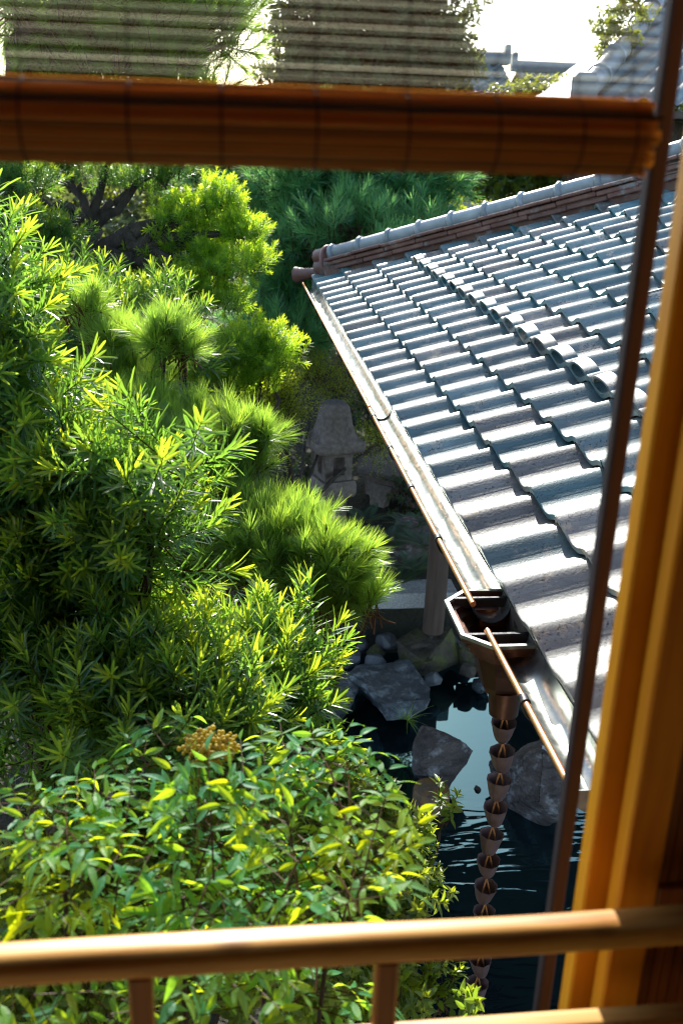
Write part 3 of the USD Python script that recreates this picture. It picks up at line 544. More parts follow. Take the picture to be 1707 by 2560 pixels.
def pod_sprig(r, L=.15, n=30, ll=.084, lw=.0076, young=.0):
    s = Sprig(); s.stem([(0, 0, -.08), (0, 0, L * .5), (0, 0, L)], [.0028, .0022, .0012])
    for k in range(n):
        f = (k + .5) / n; z = L * (.02 + .98 * f ** .8); a = spiral(k); el = math.radians(r.normal(26 + 44 * f ** 2.2, 9)); h = V(math.cos(a), math.sin(a), 0)
        d = h * math.cos(el) + V(0, 0, 1) * math.sin(el); up = V(0, 0, 1) * math.cos(el) - h * math.sin(el)
        s.leaf(V(0, 0, z), d, up, ll * r.uniform(.75, 1.1) * (1 - .35 * max(0, f - .8) / .2), lw * r.uniform(.85, 1.15), lin, np.clip(young + (f - .78) * 2.2 + r.normal(0, .08), 0, 1), r.normal(.12, .10), .18, [0, .15, .55, .9, 1])
    return s.data()
def pine_sprig(r, L=.09, n=105, ll=.078, lw=.0017, young=0.):
    s = Sprig(); s.stem([(0, 0, -.09), (0, 0, L)], [.0034, .0022], 5); s.stem([(0, 0, L), (0, 0, L + .012)], [.0035, .001], 5)
    for k in range(n):
        f = (k + .5) / n; z = L * (.05 + .93 * f); a = spiral(k) + r.normal(0, .3); el = math.radians(r.normal(32 + 34 * f, 11)); h = V(math.cos(a), math.sin(a), 0)
        d = h * math.cos(el) + V(0, 0, 1) * math.sin(el); up = V(0, 0, 1) * math.cos(el) - h * math.sin(el)
        s.leaf(V(0, 0, z), d, up, ll * r.uniform(.7, 1.1), lw, lambda t: 1 - .75 * t ** 3, np.clip(young + r.normal(.15, .2), 0, 1), r.normal(.04, .08), None, 2)
    return s.data()
def whorl_sprig(r, L=.10, tiers=3, ll=.040, lw=.0135, young=.2, droop=.15):
    s = Sprig(); s.stem([(0, 0, -.05), (0, 0, L)], [.0022, .0014])
    k = 0
    for t in range(tiers):
        for q in range(6 if t == tiers - 1 else 4):
            z = L * (1 - .36 * (tiers - 1 - t)) - .004 * q; a = spiral(k); k += 1; el = math.radians(r.normal(30 - 14 * (tiers - 1 - t), 14)); h = V(math.cos(a), math.sin(a), 0)
            d = h * math.cos(el) + V(0, 0, 1) * math.sin(el); up = V(0, 0, 1) * math.cos(el) - h * math.sin(el)
            s.leaf(V(0, 0, z), d, up, ll * r.uniform(.7, 1.15), lw * r.uniform(.8, 1.2), lan, np.clip(young * (t == tiers - 1) + r.normal(.1, .12), 0, 1), r.normal(droop, .1), .2, 4)
    for q in range(3):
        el = math.radians(65); a = spiral(k + q); h = V(math.cos(a), math.sin(a), 0); d = h * math.cos(el) + V(0, 0, 1) * math.sin(el); up = V(0, 0, 1) * math.cos(el) - h * math.sin(el)
        s.leaf(V(0, 0, L), d, up, ll * .5, lw * .55, lan, .8, .05, .2, 3)
    return s.data()
def spray_sprig(r, L=.22, n=34, ll=.016, lw=.009):
    s = Sprig(); s.stem([(0, 0, -.1), (0, .006, L * .5), (0, 0, L)], [.002, .0016, .0008])
    for k in range(n):
        f = k / n; sd_ = (-1) ** k; o = V(sd_ * r.uniform(0, .06) * (1 - .6 * f), r.normal(0, .008), L * f)
        d = V(sd_ * r.uniform(.3, 1), r.normal(0, .35), r.uniform(.1, .9)); s.leaf(o, d, V(r.normal(0, .3), -1 if False else 1, r.normal(0, .3)), ll * r.uniform(.7, 1.2), lw, lan, np.clip(r.normal(.25, .2), 0, 1), .1, .1, 2)
    return s.data()
def nandina_frond(r, S=.30, young=.1):
    """Compound leaf: a main stalk with opposite stalks that each carry three to five leaflets, drooping."""
    s = Sprig(); s.stem([(0, 0, 0), (0, .02, S * .5), (0, -.01, S)], [.0024, .0018, .001])
    def leaflets(o, d, n, size):
        side = np.cross(d, V(0, 1, 0)); side /= np.linalg.norm(side) + 1e-9
        for q in range(n):
            if q == n - 1: dd, oo = d, o + d * .05
            else: sg = (-1) ** q; oo = o + d * (.012 + .018 * (q // 2)); dd = d * .55 + side * sg
            s.leaf(oo, dd + V(0, r.normal(-.12, .22), 0), V(r.normal(0, .45), 1, r.normal(0, .45)), size * r.uniform(.8, 1.2), size * .29 * r.uniform(.85, 1.15), lan, np.clip(r.normal(young + .08, .26), 0, 1), r.normal(.38, .2), .2, 5)
        s.stem([o, o + d * .05], [.0012, .0008], 3)
    for k, f in enumerate((.38, .62, .84)):
        for sg in (-1, 1):
            b = V(0, .018 * (1 - f), S * f); d = V(sg * .85, r.normal(-.02, .12), .55); d /= np.linalg.norm(d); l = S * .30 * (1.1 - .6 * f)
            s.stem([b, b + d * l], [.0014, .001], 3); leaflets(b + d * l, d, 5 if f < .7 else 3, .050)
            if f < .7: leaflets(b + d * l * .5, (d + V(-sg * .3, 0, .6)) / 1.3, 3, .044)
    leaflets(V(0, -.01, S), V(0, -.05, 1.), 5, .052)
    return s.data()
def fern_frond(r, S=.35):
    s = Sprig(); P = lambda f: V(0, .10 * f - .22 * f * f, S * f); s.stem([P(f) for f in np.linspace(0, 1, 6)], np.linspace(.002, .0008, 6), 3)
    for k in range(40):
        f = .12 + .88 * (k // 2) / 20; sg = (-1) ** k; s.leaf(P(f), V(sg, -.1, .35), V(0, 1, .2), .085 * math.sin(math.pi * min(1, f * .9 + .12)) + .008, .014, lan, .1, .15, .1, 2)
    return s.data()
def needle_pad(r): return pine_sprig(r, L=.12, n=56, ll=.095, lw=.0045)
rp_ = np.random.default_rng(11)
PROTO = {'pod': [pod_sprig(rp_, L=rp_.uniform(.14, .28), n=int(rp_.uniform(36, 52)), young=y) for y in (0, 0, .05, .15, .35)],
         'pine': [pine_sprig(rp_, L=rp_.uniform(.06, .11), young=y) for y in (0, .05, .1, .2)],
         'pad': [needle_pad(rp_) for _ in range(3)],
         'azalea': [whorl_sprig(rp_, L=rp_.uniform(.07, .12), young=y) for y in (.1, .25, .4, .6)],
         'broad': [whorl_sprig(rp_, L=.2, tiers=4, ll=.085, lw=.035, young=.3) for _ in range(3)],
         'spray': [spray_sprig(rp_) for _ in range(4)],
         'nandina': [nandina_frond(rp_, S=rp_.uniform(.19, .27), young=y) for y in (0, .1, .3, .5, .8)],
         'fern': [fern_frond(rp_, S=rp_.uniform(.3, .42)) for _ in range(3)]}
def scatter(clumps, seed, out=.75, up=.45, jit=.45, shell=.45, scale=(.8, 1.15), size=1.0, under=.45):
    """Sprig places in ellipsoids (centre, radii, count): positions and the way each sprig points."""
    r = np.random.default_rng(seed); P, D, S = [], [], []
    for c, rad, n in clumps:
        d = r.normal(size=(n * 2, 3)); d /= np.linalg.norm(d, axis=1, keepdims=True)
        d = d[(d[:, 2] > -under) | (r.random(len(d)) < .25)][:n]
        rr = r.random(len(d)) ** shell; bump = .82 + .36 * meshkit.noise(d * 2.2 + seed, seed)
        p = c + d * np.array(rad) * (rr * bump)[:, None]
        nn = d / np.array(rad); nn /= np.linalg.norm(nn, axis=1, keepdims=True)
        dd = out * nn + up * V(0, 0, 1) + jit * r.normal(size=d.shape) * .7
        P.append(p); D.append(dd); S.append(r.uniform(*scale, len(d)) * size)
    return np.vstack(P), np.vstack(D), np.concatenate(S)
def foliage(parent, name, kind, m, P, D, S, seed, parts=0, part_name='sprig'):
    """Sprigs of one plant: the nearest ones are parts, the others one instancer of the same sprigs."""
    r = np.random.default_rng(seed + 99); pr = PROTO[kind]; which = r.integers(0, len(pr), len(P)); roll = r.uniform(0, 6.28, len(P))
    order = np.argsort(np.linalg.norm(P - CAM, axis=1)); head, tail = order[:parts], order[parts:]
    for i in head:
        v, f, t = pr[which[i]]; obj(part_name, (v * S[i] @ rot_to(D[i], roll[i]) + P[i], f), m, parent, tint=t)
    if not len(tail): return
    pp = str(parent.GetPath()); path = numbered(pp, name); pi = UsdGeom.PointInstancer.Define(stage, path); targets = []
    for k, (v, f, t) in enumerate(pr):
        q = f'{path}/sprig_{k:03d}' if k else f'{path}/sprig'
        g = usdkit.mesh(stage, q, (v, f), m); UsdGeom.PrimvarsAPI(g).CreatePrimvar('tint', Sdf.ValueTypeNames.Color3fArray, 'vertex').Set(Vt.Vec3fArray.FromNumpy(t.astype(np.float32))); targets.append(Sdf.Path(q))
    pi.CreatePrototypesRel().SetTargets(targets)
    R = np.array([rot_to(D[i], roll[i]) for i in tail])
    from scipy.spatial.transform import Rotation
    qt = Rotation.from_matrix(R.transpose(0, 2, 1)).as_quat()
    pi.CreateProtoIndicesAttr(Vt.IntArray.FromNumpy(which[tail].astype(np.int32)))
    pi.CreatePositionsAttr(Vt.Vec3fArray.FromNumpy((P[tail] - base_of(pp)).astype(np.float32)))
    pi.CreateOrientationsAttr(Vt.QuathArray([Gf.Quath(float(a[3]), float(a[0]), float(a[1]), float(a[2])) for a in qt]))
    pi.CreateScalesAttr(Vt.Vec3fArray.FromNumpy(np.repeat(S[tail, None], 3, 1).astype(np.float32)))
    tag(pi, kind='stuff')
def wavy(a, b, n=6, amp=.05, seed=0):
    r = np.random.default_rng(seed); t = np.linspace(0, 1, n); p = np.outer(1 - t, a) + np.outer(t, b); w = r.normal(size=(n, 3)) * amp; w[0] = 0; w[-1] = 0; return p + w
def woody(t, foot, fork, r0, limbs, seed, m=None, r1=.5):
    m = m or M['bark']
    obj('trunk', tube(wavy(foot, fork, 8, r0 * .7, seed), np.linspace(r0, r0 * r1, 8), 10), m, t, smooth=60)
    for k, e in enumerate(limbs):
        e = np.array(e); mid = (np.array(fork) * .55 + e * .45) + V(0, 0, .04)
        p = np.vstack([wavy(fork, mid, 4, r0 * .35, seed + k)[:-1], wavy(mid, e, 5, r0 * .35, seed + 50 + k)])
        obj('limb', tube(p, np.linspace(r0 * .5, r0 * .12, len(p)), 7), m, t, smooth=60)
def px_clumps(D, rows):
    """Clumps from (x, y, across, high, deep or None, count[, distance]) in the photograph's points at distance D."""
    o = []
    for x, y, rx, ry, n, *d in rows:
        dd = d[0] if d else D; k = dd * KP / 2489.4; o.append((at(x, y, dd), (rx * k, max(rx, ry) * k * .85, ry * k), n))
    return o
def plant(name, label, cat, foot, clumps, kind, m, seed, r0=.05, parts=0, part_name='sprig', fork=None, group=None, limb_every=1, crown='crown', **kw):
    foot = np.array(foot, float); t = thing(name, label, cat, tuple(foot), group)
    cs = np.array([c for c, _, _ in clumps]); fork = np.array(fork) if fork is not None else V(foot[0] * .5 + cs[:, 0].mean() * .5, foot[1] * .5 + cs[:, 1].mean() * .5, foot[2] + .62 * (cs[:, 2].min() - foot[2]))
    woody(t, foot, fork, r0, cs[::limb_every], seed)
    P, D, S = scatter(clumps, seed, **kw); foliage(t, crown, kind, m, P, D, S, seed, parts, part_name)
    return t
G0 = .25
# the big podocarpus in the left foreground
podA = px_clumps(2.85, [(-30, 690, 30, 60, 24), (-5, 820, 36, 80, 40), (0, 980, 80, 90, 66), (60, 960, 40, 30, 24), (50, 1180, 100, 100, 90), (120, 1130, 46, 56, 30), (215, 1160, 46, 50, 36, 2.7), (420, 1090, 12, 30, 6, 2.6), (330, 1180, 14, 30, 8, 2.6), (360, 1250, 20, 20, 8, 2.6), (275, 1085, 14, 34, 7, 2.6), (290, 1310, 56, 46, 36, 2.7),
        (150, 1310, 90, 80, 84), (60, 1400, 110, 100, 100, 2.9), (210, 1440, 80, 36, 34, 2.95)])
plant('podocarpus', 'big podocarpus filling the left edge with long strap leaves in sun and shade', 'shrub', (-.75, 2.75, G0), podA, 'pod', M['pod'], 101, .05, 280, 'leafy_shoot', scale=(.7, 1.05), shell=.5)
podB = px_clumps(2.7, [(80, 1620, 140, 60, 80, 2.75), (290, 1580, 80, 40, 46, 2.65), (350, 1650, 90, 45, 52), (470, 1650, 90, 40, 52), (590, 1640, 75, 30, 40, 2.85), (560, 1530, 40, 20, 16, 2.9), (640, 1560, 60, 18, 22, 2.95), (715, 1545, 24, 12, 7, 2.95), (460, 1715, 110, 34, 46, 2.6), (630, 1660, 46, 20, 18, 2.8), (240, 1720, 120, 40, 50, 2.6)])
plant('podocarpus', 'low podocarpus shoots reaching right towards the pond under the bright pine', 'shrub', (-.35, 2.55, G0), podB, 'pod', M['pod'], 131, .035, 280, 'leafy_shoot', scale=(.7, 1.0), shell=.5)
# the bright pine in front of the lantern
pineA = px_clumps(3.4, [(640, 1215, 110, 34, 70, 3.45), (735, 1280, 85, 44, 74, 3.35), (620, 1285, 110, 34, 60, 3.4), (790, 1340, 40, 34, 28, 3.35), (850, 1395, 30, 18, 14, 3.4), (750, 1400, 60, 24, 24, 3.4), (540, 1260, 70, 34, 36, 3.5), (700, 1340, 80, 30, 34, 3.4), (560, 1340, 60, 24, 20, 3.45)])
plant('pine', 'sunlit low pine with fine needles beside the lantern and the pond', 'pine tree', (.15, 3.2, G0), pineA, 'pine', M['pine'], 151, .045, 220, 'needle_tuft', out=.5, up=.75, jit=.65, shell=.6)
pineB = px_clumps(3.9, [(190, 715, 60, 26, 32), (260, 790, 60, 34, 36), (380, 785, 60, 30, 40, 3.8), (425, 815, 30, 20, 16, 3.8), (310, 880, 90, 34, 46), (460, 990, 95, 28, 56, 3.7), (585, 1015, 50, 22, 34, 3.7), (540, 1080, 85, 36, 60, 3.7), (390, 1050, 100, 50, 70, 3.6), (260, 970, 90, 40, 44), (500, 1160, 85, 30, 44, 3.6), (330, 960, 80, 34, 40, 3.7), (400, 1160, 90, 36, 50, 3.5), (430, 1250, 80, 34, 44, 3.45), (400, 1340, 80, 30, 30, 3.5)])
plant('pine', 'soft needled pine behind the podocarpus with tips lit by the sun', 'pine tree', (-.5, 3.9, G0), pineB, 'pine', M['pine'], 171, .05, 200, 'needle_tuft', out=.5, up=.7, jit=.65, shell=.6)
# azalea at the pond's edge
azA = px_clumps(3.2, [(790, 1800, 36, 20, 22, 3.3), (750, 1830, 60, 40, 46, 3.2), (845, 1880, 50, 26, 34, 3.2), (1015, 1880, 24, 10, 5, 3.25), (870, 1950, 70, 44, 60, 3.1), (960, 1960, 30, 20, 10, 3.1), (910, 2060, 70, 50, 54, 3.0), (850, 2060, 70, 60, 54, 2.95),
        (990, 2060, 24, 14, 5, 3.1), (930, 2250, 60, 40, 34, 3.0), (1020, 2300, 36, 30, 12, 3.0), (890, 2320, 50, 40, 32, 2.9), (690, 1960, 90, 50, 56, 3.0), (690, 2100, 100, 60, 56, 2.9), (720, 2280, 110, 50, 56, 2.8)])
plant('azalea', 'azalea bush with whorls of small leaves hanging over the pond beside the rain chain', 'shrub', (.35, 2.2, G0), azA, 'azalea', M['azalea'], 191, .025, 290, 'leafy_twig', out=.6, up=.7, shell=.55)
azB = px_clumps(2.7, [(540, 1920, 100, 46, 70), (420, 1980, 110, 56, 76), (280, 2010, 130, 56, 84), (110, 2010, 130, 60, 84), (500, 2090, 120, 60, 76), (330, 2160, 130, 60, 76), (120, 2190, 130, 66, 76), (520, 2270, 120, 50, 64), (330, 2330, 140, 50, 64), (80, 2340, 120, 50, 56), (600, 1850, 50, 24, 20)])
plant('azalea', 'darker azalea under the nandina sprays at the lower left', 'shrub', (-.2, 1.75, G0), azB, 'azalea', M['azalea'], 211, .025, 0, out=.6, up=.7, shell=.55)
# nandina close to the window: each compound leaf is a part
rn = np.random.default_rng(77)
nd = [(40, 1850), (150, 1850), (240, 1810), (340, 1770), (290, 1880), (90, 1920), (190, 1960), (60, 2010), (330, 1950), (430, 1850), (500, 1900), (580, 1850), (560, 1960), (660, 1890), (430, 2000), (520, 2040), (620, 2000), (700, 1960), (780, 2000), (680, 2070), (570, 2110), (450, 2110), (330, 2060), (210, 2060), (100, 2100), (250, 2140), (370, 2160), (500, 2170), (620, 2160), (730, 2110), (800, 2060), (830, 1960), (80, 2290), (230, 2310), (420, 2290), (560, 2300), (740, 2290), (640, 1740), (740, 1740), (800, 1790), (870, 1880), (480, 1800), (30, 2180)]
na = thing('nandina', 'nandina sprays with drooping leaflets close to the window at the lower left', 'shrub', (-.25, 1.25, G0))
stems = [at(x, y, 1.75) for x, y in ((150, 2050), (420, 2060), (620, 2080), (760, 2100))]
for k, e in enumerate(stems):
    obj('stem', tube(wavy(V(-.25 + .1 * k, 1.25, G0), e, 7, .02, k), np.linspace(.010, .004, 7), 6), M['bark'], na, smooth=60)
for k, (x, y) in enumerate(nd):
    D = rn.uniform(1.62, 2.0); p = at(x, y, D) ; st = min(stems, key=lambda q: np.linalg.norm(q - p))
    d = (p - st) * V(1, 1, .2); d = d / (np.linalg.norm(d) + 1e-6) + V(rn.normal(0, .6), rn.normal(0, .6), .18); d /= np.linalg.norm(d)
    R = rot_to(d, 0); R[1] = np.cross(R[2], R[0])
    if R[1][2] < 0: R[0], R[1] = -R[0], -R[1]
    S = rn.uniform(.75, 1.05); v, f, t = PROTO['nandina'][rn.choice(5, p=[.3, .28, .2, .12, .10])]
    obj('compound_leaf', (v * S @ R + p - d * .16, f), M['nandina'], na, tint=t)
sh = Sprig(); c0 = at(480, 1715, 1.95); r_ = np.random.default_rng(3)
sh.stem([at(455, 1960, 1.9), at(455, 1830, 1.93), at(458, 1750, 1.95), c0], [.003, .0028, .0024, .0015], 6)
for k in range(230):
    a = r_.normal(size=3); a /= np.linalg.norm(a); p = c0 + a * V(.058, .05, .030) * r_.random() ** .4; s_ = trimesh.creation.icosphere(1, .0042 * r_.uniform(.8, 1.2)); sh.add(np.array(s_.vertices) + p, np.array(s_.faces), (0, r_.random(), 0))
for k in range(22):
    a = r_.normal(size=3); a /= np.linalg.norm(a); sh.stem([c0 - V(0, 0, .02), c0 + a * V(.05, .045, .026)], [.001, .0006], 3)
v, f, t = sh.data(); obj('seed_head', (v, f), M['seed'], na, tint=t, label='brownish yellow seed head standing above the nandina')
# trained podocarpus in the middle distance
cloudA = px_clumps(7.2, [(420, 510, 80, 22, 120), (510, 475, 46, 30, 100), (560, 545, 40, 30, 90, 7.1), (450, 585, 90, 18, 110), (515, 620, 80, 16, 110, 7.0), (580, 610, 26, 20, 44), (430, 665, 90, 16, 100, 7.0), (500, 705, 80, 16, 90, 6.9), (330, 615, 50, 20, 50), (350, 715, 80, 16, 70, 6.9), (470, 545, 60, 14, 60)])
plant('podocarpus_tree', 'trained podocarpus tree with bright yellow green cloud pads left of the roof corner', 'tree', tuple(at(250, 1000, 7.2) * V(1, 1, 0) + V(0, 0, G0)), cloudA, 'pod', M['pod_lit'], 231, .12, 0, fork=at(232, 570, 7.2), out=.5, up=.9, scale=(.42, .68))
cloudB = px_clumps(7.6, [(310, 420, 90, 16, 90), (390, 395, 70, 18, 80), (160, 400, 50, 22, 60), (120, 560, 54, 34, 110, 7.0), (30, 430, 70, 34, 120, 6.6), (50, 520, 40, 20, 40, 6.8), (150, 655, 70, 18, 60, 7.0), (260, 330, 110, 40, 90), (100, 340, 80, 40, 70)])
plant('podocarpus_tree', 'dark podocarpus tree with a forked trunk below the rolled blind at the left', 'tree', tuple(at(215, 1000, 7.5) * V(1, 1, 0) + V(0, 0, G0)), cloudB, 'pod', M['pod'], 251, .085, 0, fork=at(215, 520, 7.5), out=.5, up=.8, scale=(.45, .7))
cloudC = px_clumps(6.4, [(540, 820, 60, 40, 80), (610, 810, 50, 30, 60), (650, 830, 30, 14, 20, 6.5), (530, 880, 70, 35, 80), (600, 880, 50, 26, 46), (470, 860, 50, 50, 50)])
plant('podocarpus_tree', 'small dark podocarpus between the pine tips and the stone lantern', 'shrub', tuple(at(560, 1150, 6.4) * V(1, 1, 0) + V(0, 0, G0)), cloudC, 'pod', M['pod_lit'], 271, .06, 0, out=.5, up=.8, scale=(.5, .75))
# clipped layers near the lantern
lay = px_clumps(8.4, [(600, 925, 80, 16, 130), (720, 865, 80, 14, 110, 10.2), (550, 955, 50, 20, 70), (640, 900, 40, 12, 50), (600, 985, 70, 18, 90), (660, 950, 30, 10, 40), (790, 895, 40, 16, 50, 10.4), (850, 1030, 40, 8, 36, 9.9), (880, 1010, 36, 10, 26, 10.2)])
plant('layered_shrub', 'low spreading shrub in flat yellow green layers left of the stone lantern', 'shrub', tuple(at(650, 1120, 8.6) * V(1, 1, 0) + V(0, 0, G0)), lay, 'spray', M['layer'], 291, .04, 0, out=.9, up=.25, size=1.15, shell=.6)
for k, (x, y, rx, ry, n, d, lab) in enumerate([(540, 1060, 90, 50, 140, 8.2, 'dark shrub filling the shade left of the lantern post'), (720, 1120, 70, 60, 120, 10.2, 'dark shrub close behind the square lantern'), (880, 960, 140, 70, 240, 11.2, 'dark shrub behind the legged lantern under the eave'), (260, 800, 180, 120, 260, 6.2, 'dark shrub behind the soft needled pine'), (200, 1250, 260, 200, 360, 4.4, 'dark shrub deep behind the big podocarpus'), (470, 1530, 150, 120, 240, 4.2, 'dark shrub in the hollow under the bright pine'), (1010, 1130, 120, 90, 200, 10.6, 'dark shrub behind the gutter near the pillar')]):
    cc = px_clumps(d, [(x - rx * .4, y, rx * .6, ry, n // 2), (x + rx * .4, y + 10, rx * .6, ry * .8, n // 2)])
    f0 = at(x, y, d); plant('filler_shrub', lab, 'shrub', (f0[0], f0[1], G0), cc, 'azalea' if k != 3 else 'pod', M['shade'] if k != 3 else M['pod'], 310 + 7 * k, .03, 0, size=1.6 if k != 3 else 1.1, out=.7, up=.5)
fr = [(840, 1180, 9.4, 'fern clump right beside the post of the square stone lantern'), (900, 1230, 9.0, 'fern clump in front of the legged lantern'), (870, 1250, 8.8, 'low fern clump above the dark rear rock'), (815, 1235, 9.0, 'fern clump between pine tips and the dark rear rock'), (945, 1195, 9.3, 'fern clump beside the right leg of the legged lantern'),
      (955, 1290, 8.4, 'fern clump close left of the wooden pillar above the granite beam'), (925, 1315, 8.3, 'fern clump at the back edge of the granite beam'), (980, 1240, 8.9, 'fern clump directly behind the wooden pillar'), (850, 1285, 8.5, 'fern clump at the left of the dark rear rock')]
for k, (x, y, d, lab) in enumerate(fr):
    c = at(x, y, d); rr_ = np.random.default_rng(400 + k); n = 9
    t = thing('fern', lab, 'fern', (c[0], c[1], c[2] - .12), 'ferns below the lanterns')
    for q in range(n):
        a = q * 6.283 / n + rr_.normal(0, .2); v, f, tt = PROTO['fern'][q % 3]; d_ = V(math.cos(a) * .9, math.sin(a) * .9, .75)
        R = rot_to(d_, 0); R[1] = np.cross(R[2], R[0])
        if R[1][2] < 0: R[0], R[1] = -R[0], -R[1]
        obj('frond', (v * rr_.uniform(.7, 1.0) @ R + V(c[0], c[1], c[2] - .10), f), M['fern'], t, tint=tt)
gt = Sprig(); g0 = at(935, 1655, 6.9); r_ = np.random.default_rng(9)
for q in range(26):
    a = r_.uniform(0, 6.28); gt.leaf(g0, V(math.cos(a) * .8, math.sin(a) * .8, r_.uniform(.2, 1.1)), V(0, 0, 1), r_.uniform(.10, .2), .008, lambda t: 1 - .8 * t ** 2, .3, .35, None, 4)
v, f, t = gt.data(); obj('grass_tuft', (v, f), M['pine'], tint=t, label='small grass tuft in front of the slab rock at the water', cat='grass tuft')
# pines and trees beyond
pf = px_clumps(11, [(700, 430, 120, 70, 150), (830, 420, 120, 70, 150), (940, 430, 90, 60, 110), (660, 540, 90, 80, 130), (760, 500, 110, 60, 130), (700, 650, 90, 80, 120), (640, 620, 60, 90, 80), (880, 500, 120, 50, 110), (1000, 420, 70, 50, 70), (730, 740, 80, 70, 90), (620, 730, 90, 70, 90), (560, 420, 70, 50, 70, 11.6), (500, 400, 80, 40, 60, 11.8), (780, 330, 180, 50, 140), (640, 780, 120, 60, 100, 10.5)])
pf += [(V(1.25, 9.95, 3.25), (.55, .5, .22), 60), (V(1.95, 10.2, 3.15), (.5, .6, .3), 60), (V(1.7, 9.3, 2.95), (.6, .4, .2), 50), (V(2.1, 9.6, 2.6), (.3, .5, .3), 30), (V(.9, 10.4, 3.0), (.6, .5, .3), 60)]
plant('far_pine', 'large dusky green pine standing behind the roof corner', 'pine tree', (1.2, 11.3, G0), pf, 'pad', M['pine_far'], 501, .16, 0, size=1.7, up=.6, fork=(1.2, 11.3, 2.6))
pj = px_clumps(6.8, [(120, 60, 130, 60, 70), (280, 40, 120, 60, 70), (400, 60, 100, 70, 60), (480, 40, 90, 50, 44), (300, 140, 150, 45, 60), (420, 150, 90, 40, 34), (200, 150, 90, 40, 34), (520, 100, 60, 40, 24), (60, 20, 100, 50, 44), (200, -20, 140, 40, 44), (420, -20, 140, 40, 44), (250, 230, 130, 40, 40), (90, 215, 120, 34, 40), (420, 215, 100, 34, 40)])
plant('garden_pine', 'dark long needled pine seen through the blind at the upper left', 'pine tree', tuple(at(60, 900, 7.0) * V(1, 1, 0) + V(0, 0, G0)), pj, 'pad', M['pine'], 521, .14, 0, size=1.3, fork=at(40, 110, 6.9), up=.5)
rt_ = px_clumps(17, [(860, 120, 170, 110, 330), (760, 60, 130, 110, 200), (960, 70, 110, 110, 200), (980, 150, 90, 70, 260), (850, 10, 180, 80, 200), (720, 170, 90, 70, 160), (860, 240, 180, 40, 160), (700, 240, 90, 40, 80)])
plant('round_tree', 'tall rounded olive green tree seen through the middle of the blind', 'tree', (2.4, 17, G0), rt_, 'broad', M['olive'], 541, .2, 0, size=1.5, up=.4, shell=.3)
gb = px_clumps(18, [(1130, 430, 70, 40, 150), (1210, 410, 90, 45, 190), (1290, 400, 80, 45, 150), (1180, 350, 100, 60, 160), (1300, 330, 110, 60, 160), (1420, 330, 90, 70, 150), (1530, 330, 90, 70, 160), (1520, 420, 80, 60, 120), (1400, 420, 100, 50, 110), (1100, 360, 80, 60, 110), (1270, 218, 80, 14, 90, 21), (1210, 235, 80, 14, 80, 21)])
plant('camellia_hedge', 'glossy yellow green broadleaf hedge showing between blind and roof ridge', 'hedge', (5.5, 18, G0), gb, 'broad', M['broad'], 561, .1, 0, size=1.3)
bk = [(-6.5, 13, 3.4, 3.2, 'pad', 'pine_far', 'dark pine closing the garden at the far left'), (-3.2, 15, 3.8, 3.4, 'broad', 'olive', 'leafy tree behind the dark podocarpus'), (-.6, 16.5, 3.6, 3.0, 'broad', 'broad', 'bright leafy tree behind the trained podocarpus'), (1.6, 19, 3.6, 3.2, 'broad', 'layer', 'shaded tree behind the dusky pine'), (-9, 20, 4.2, 4, 'broad', 'layer', 'tree at the garden wall on the far left'), (9.5, 21, 3.4, 3.4, 'broad', 'layer', 'bush beyond the roof below the far houses')]
for k, (x, y, z, w, kd, mm, lab) in enumerate(bk):
    cl = [(V(x, y, z * .55), (w, 1.4, z * .5), 260), (V(x - w * .4, y + .3, z * .8), (w * .6, 1.2, z * .32), 200), (V(x + w * .45, y, z * .75), (w * .6, 1.2, z * .34), 200)]
    plant('garden_tree', lab, 'tree', (x, y, .3), cl, kd, M[mm], 600 + 9 * k, .13, 0, size=1.8)
br = px_clumps(15, [(1400, 60, 26, 22, 26), (1440, 110, 14, 20, 12), (1385, 90, 20, 14, 10), (1450, 20, 40, 26, 30), (1395, 130, 16, 14, 8)])
plant('thin_tree', 'thin leafy branches against the white sky beside the upper roof', 'tree', (6.2, 14.3, G0), br, 'broad', M['broad'], 701, .05, 0, size=.9)

# ------------------------------------------------------------------ roofs beyond the garden
def gable(name, lab, x0_, x1_, y, ze, zr, run):
    t = thing(name, lab, 'house', ((x0_ + x1_) / 2, y, .3))
    nx, nb = int((x1_ - x0_) / .05), int(run / .25)
    X = np.linspace(x0_, x1_, nx); B = np.repeat(np.linspace(0, 1, nb + 1), 2)[1:-1]; st_ = np.tile([.05, 0.], nb)
    XX, BB = np.meshgrid(X, B, indexing='ij'); ZZ = ze + (zr - ze) * BB + st_[None, :] + .045 * np.cos(XX * 2 * math.pi / .3)
    v = np.stack([XX, y + run * BB, ZZ], -1).reshape(-1, 3); i, k = np.meshgrid(np.arange(nx - 1), np.arange(len(B) - 1), indexing='ij'); n = len(B)
    obj('roof', (v, np.stack([i * n + k, (i + 1) * n + k, (i + 1) * n + k + 1, i * n + k + 1], -1).reshape(-1, 4)), M['tile'], t, smooth=60)
    obj('back_roof', (np.array([(x0_, y + run, zr), (x1_, y + run, zr), (x1_, y + 2 * run, ze), (x0_, y + 2 * run, ze)]), np.array([[0, 1, 2, 3]])), M['tile'], t)
    obj('ridge', tube([(x0_ - .1, y + run, zr + .12), (x1_ + .1, y + run, zr + .12)], .16, 10), M['ridge'], t, smooth=60)
    obj('ridge_end', box((x1_ + .1, y + run, zr + .22), (.16, .3, .5), .04), M['ridge'], t); obj('ridge_end', box((x0_ - .1, y + run, zr + .22), (.16, .3, .5), .04), M['ridge'], t)
    obj('wall', box(((x0_ + x1_) / 2, y + run, .3 + (ze - .3) / 2 - .04), (x1_ - x0_ - .8, 2 * run - 1.0, ze - .3)), M['plaster'], t)
    return t
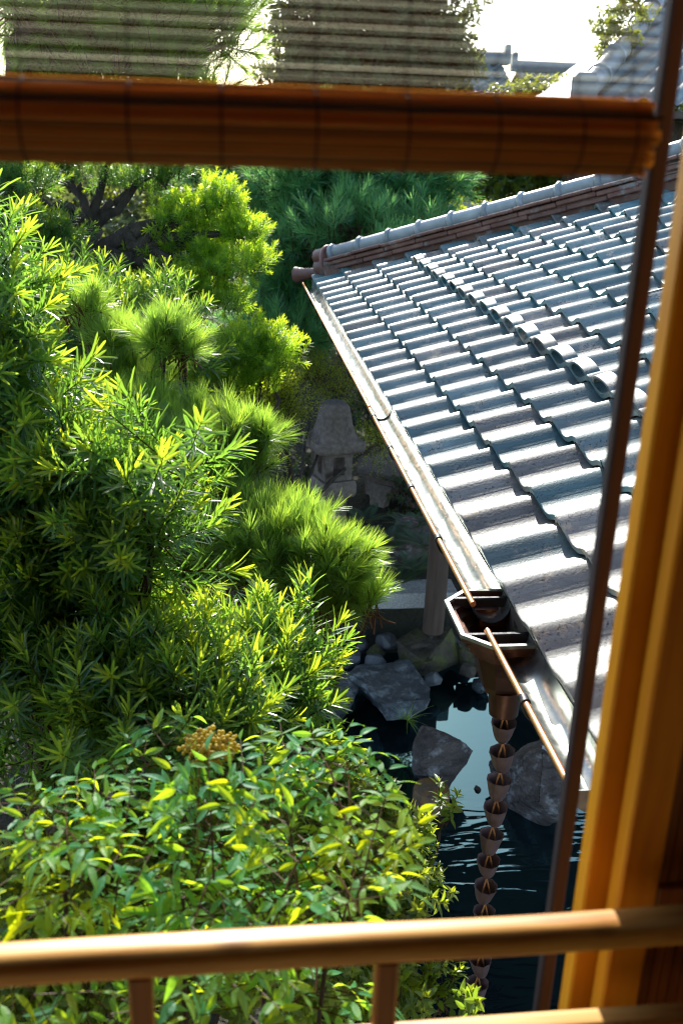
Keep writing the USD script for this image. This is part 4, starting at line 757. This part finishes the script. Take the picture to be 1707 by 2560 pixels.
gable('neighbour_house', 'grey tiled house roof below the sky in the middle of the blind', 2.4, 7.35, 25, 4.5, 5.98, 3.0)
gable('neighbour_house', 'lower grey tiled house roof beside the upper hip roof', 8.3, 14.0, 27, 4.4, 5.95, 3.0)
gable('neighbour_house', 'house roof at the far left behind the long needled pine', -14.5, -8.6, 24, 4.2, 5.6, 3.0)
ur = thing('hip_roofed_building', 'dark tiled hip roofed building rising at the upper right corner', 'building', (7, 14.5, .3))
A0, A1 = at(1348, 205, 13.2), at(1500, 8, 17.0)
hd = A1 - A0; L_ = np.linalg.norm(hd); hd /= L_
F0 = [A0 + V(0, 0, -.10), A1 + V(0, 0, -.10) + hd * 2, A1 + V(6, 1, -.1) + hd * 2, A0 + V(8, 0, -.10)]
nu, nv = 120, 16
uu, vv = np.meshgrid(np.linspace(0, 1, nu), np.linspace(0, 1, nv), indexing='ij')
pl = ((1 - uu) * (1 - vv))[..., None] * F0[0] + ((1 - uu) * vv)[..., None] * F0[1] + (uu * vv)[..., None] * F0[2] + (uu * (1 - vv))[..., None] * F0[3]
pl = pl + V(0, 0, 1) * (.04 * np.cos(pl[..., :1] * 2 * math.pi / .28))
i, k = np.meshgrid(np.arange(nu - 1), np.arange(nv - 1), indexing='ij')
obj('front_slope', (pl.reshape(-1, 3), np.stack([i * nv + k, (i + 1) * nv + k, (i + 1) * nv + k + 1, i * nv + k + 1], -1).reshape(-1, 4)), M['tile'], ur, smooth=60)
obj('side_slope', (np.array([F0[0], F0[1], F0[1] + V(1.5, 5, 0), F0[0] + V(1.2, 8, 0)]), np.array([[0, 1, 2, 3]])), M['tile'], ur)
obj('hip_ridge', tube([A0 - hd * .1, A0 + hd * L_ * .5 - V(0, 0, .05), A1 + hd * 2], .13, 12), M['ridge'], ur, smooth=60)
obj('ridge_end_tile', box(A0 - hd * .15 + V(0, 0, .02), (.3, .2, .42), .05), M['ridge'], ur)
for q in range(6):
    obj('ridge_ring', tube([A0 + hd * (.6 + .8 * q) - V(0, 0, .02), A0 + hd * (.68 + .8 * q) - V(0, 0, .02)], .155, 12), M['ridge'], ur, smooth=60)
obj('soffit', box(F0[0] + V(4, .6, -.14), (8, 1.2, .08)), M['deck'], ur)
obj('wall', box((F0[0] + V(4.6, 2.2, 0)) * V(1, 1, 0) + V(0, 0, .3 + (F0[0][2] - .5) / 2), (7.2, 2.4, F0[0][2] - .5)), M['deck'], ur)
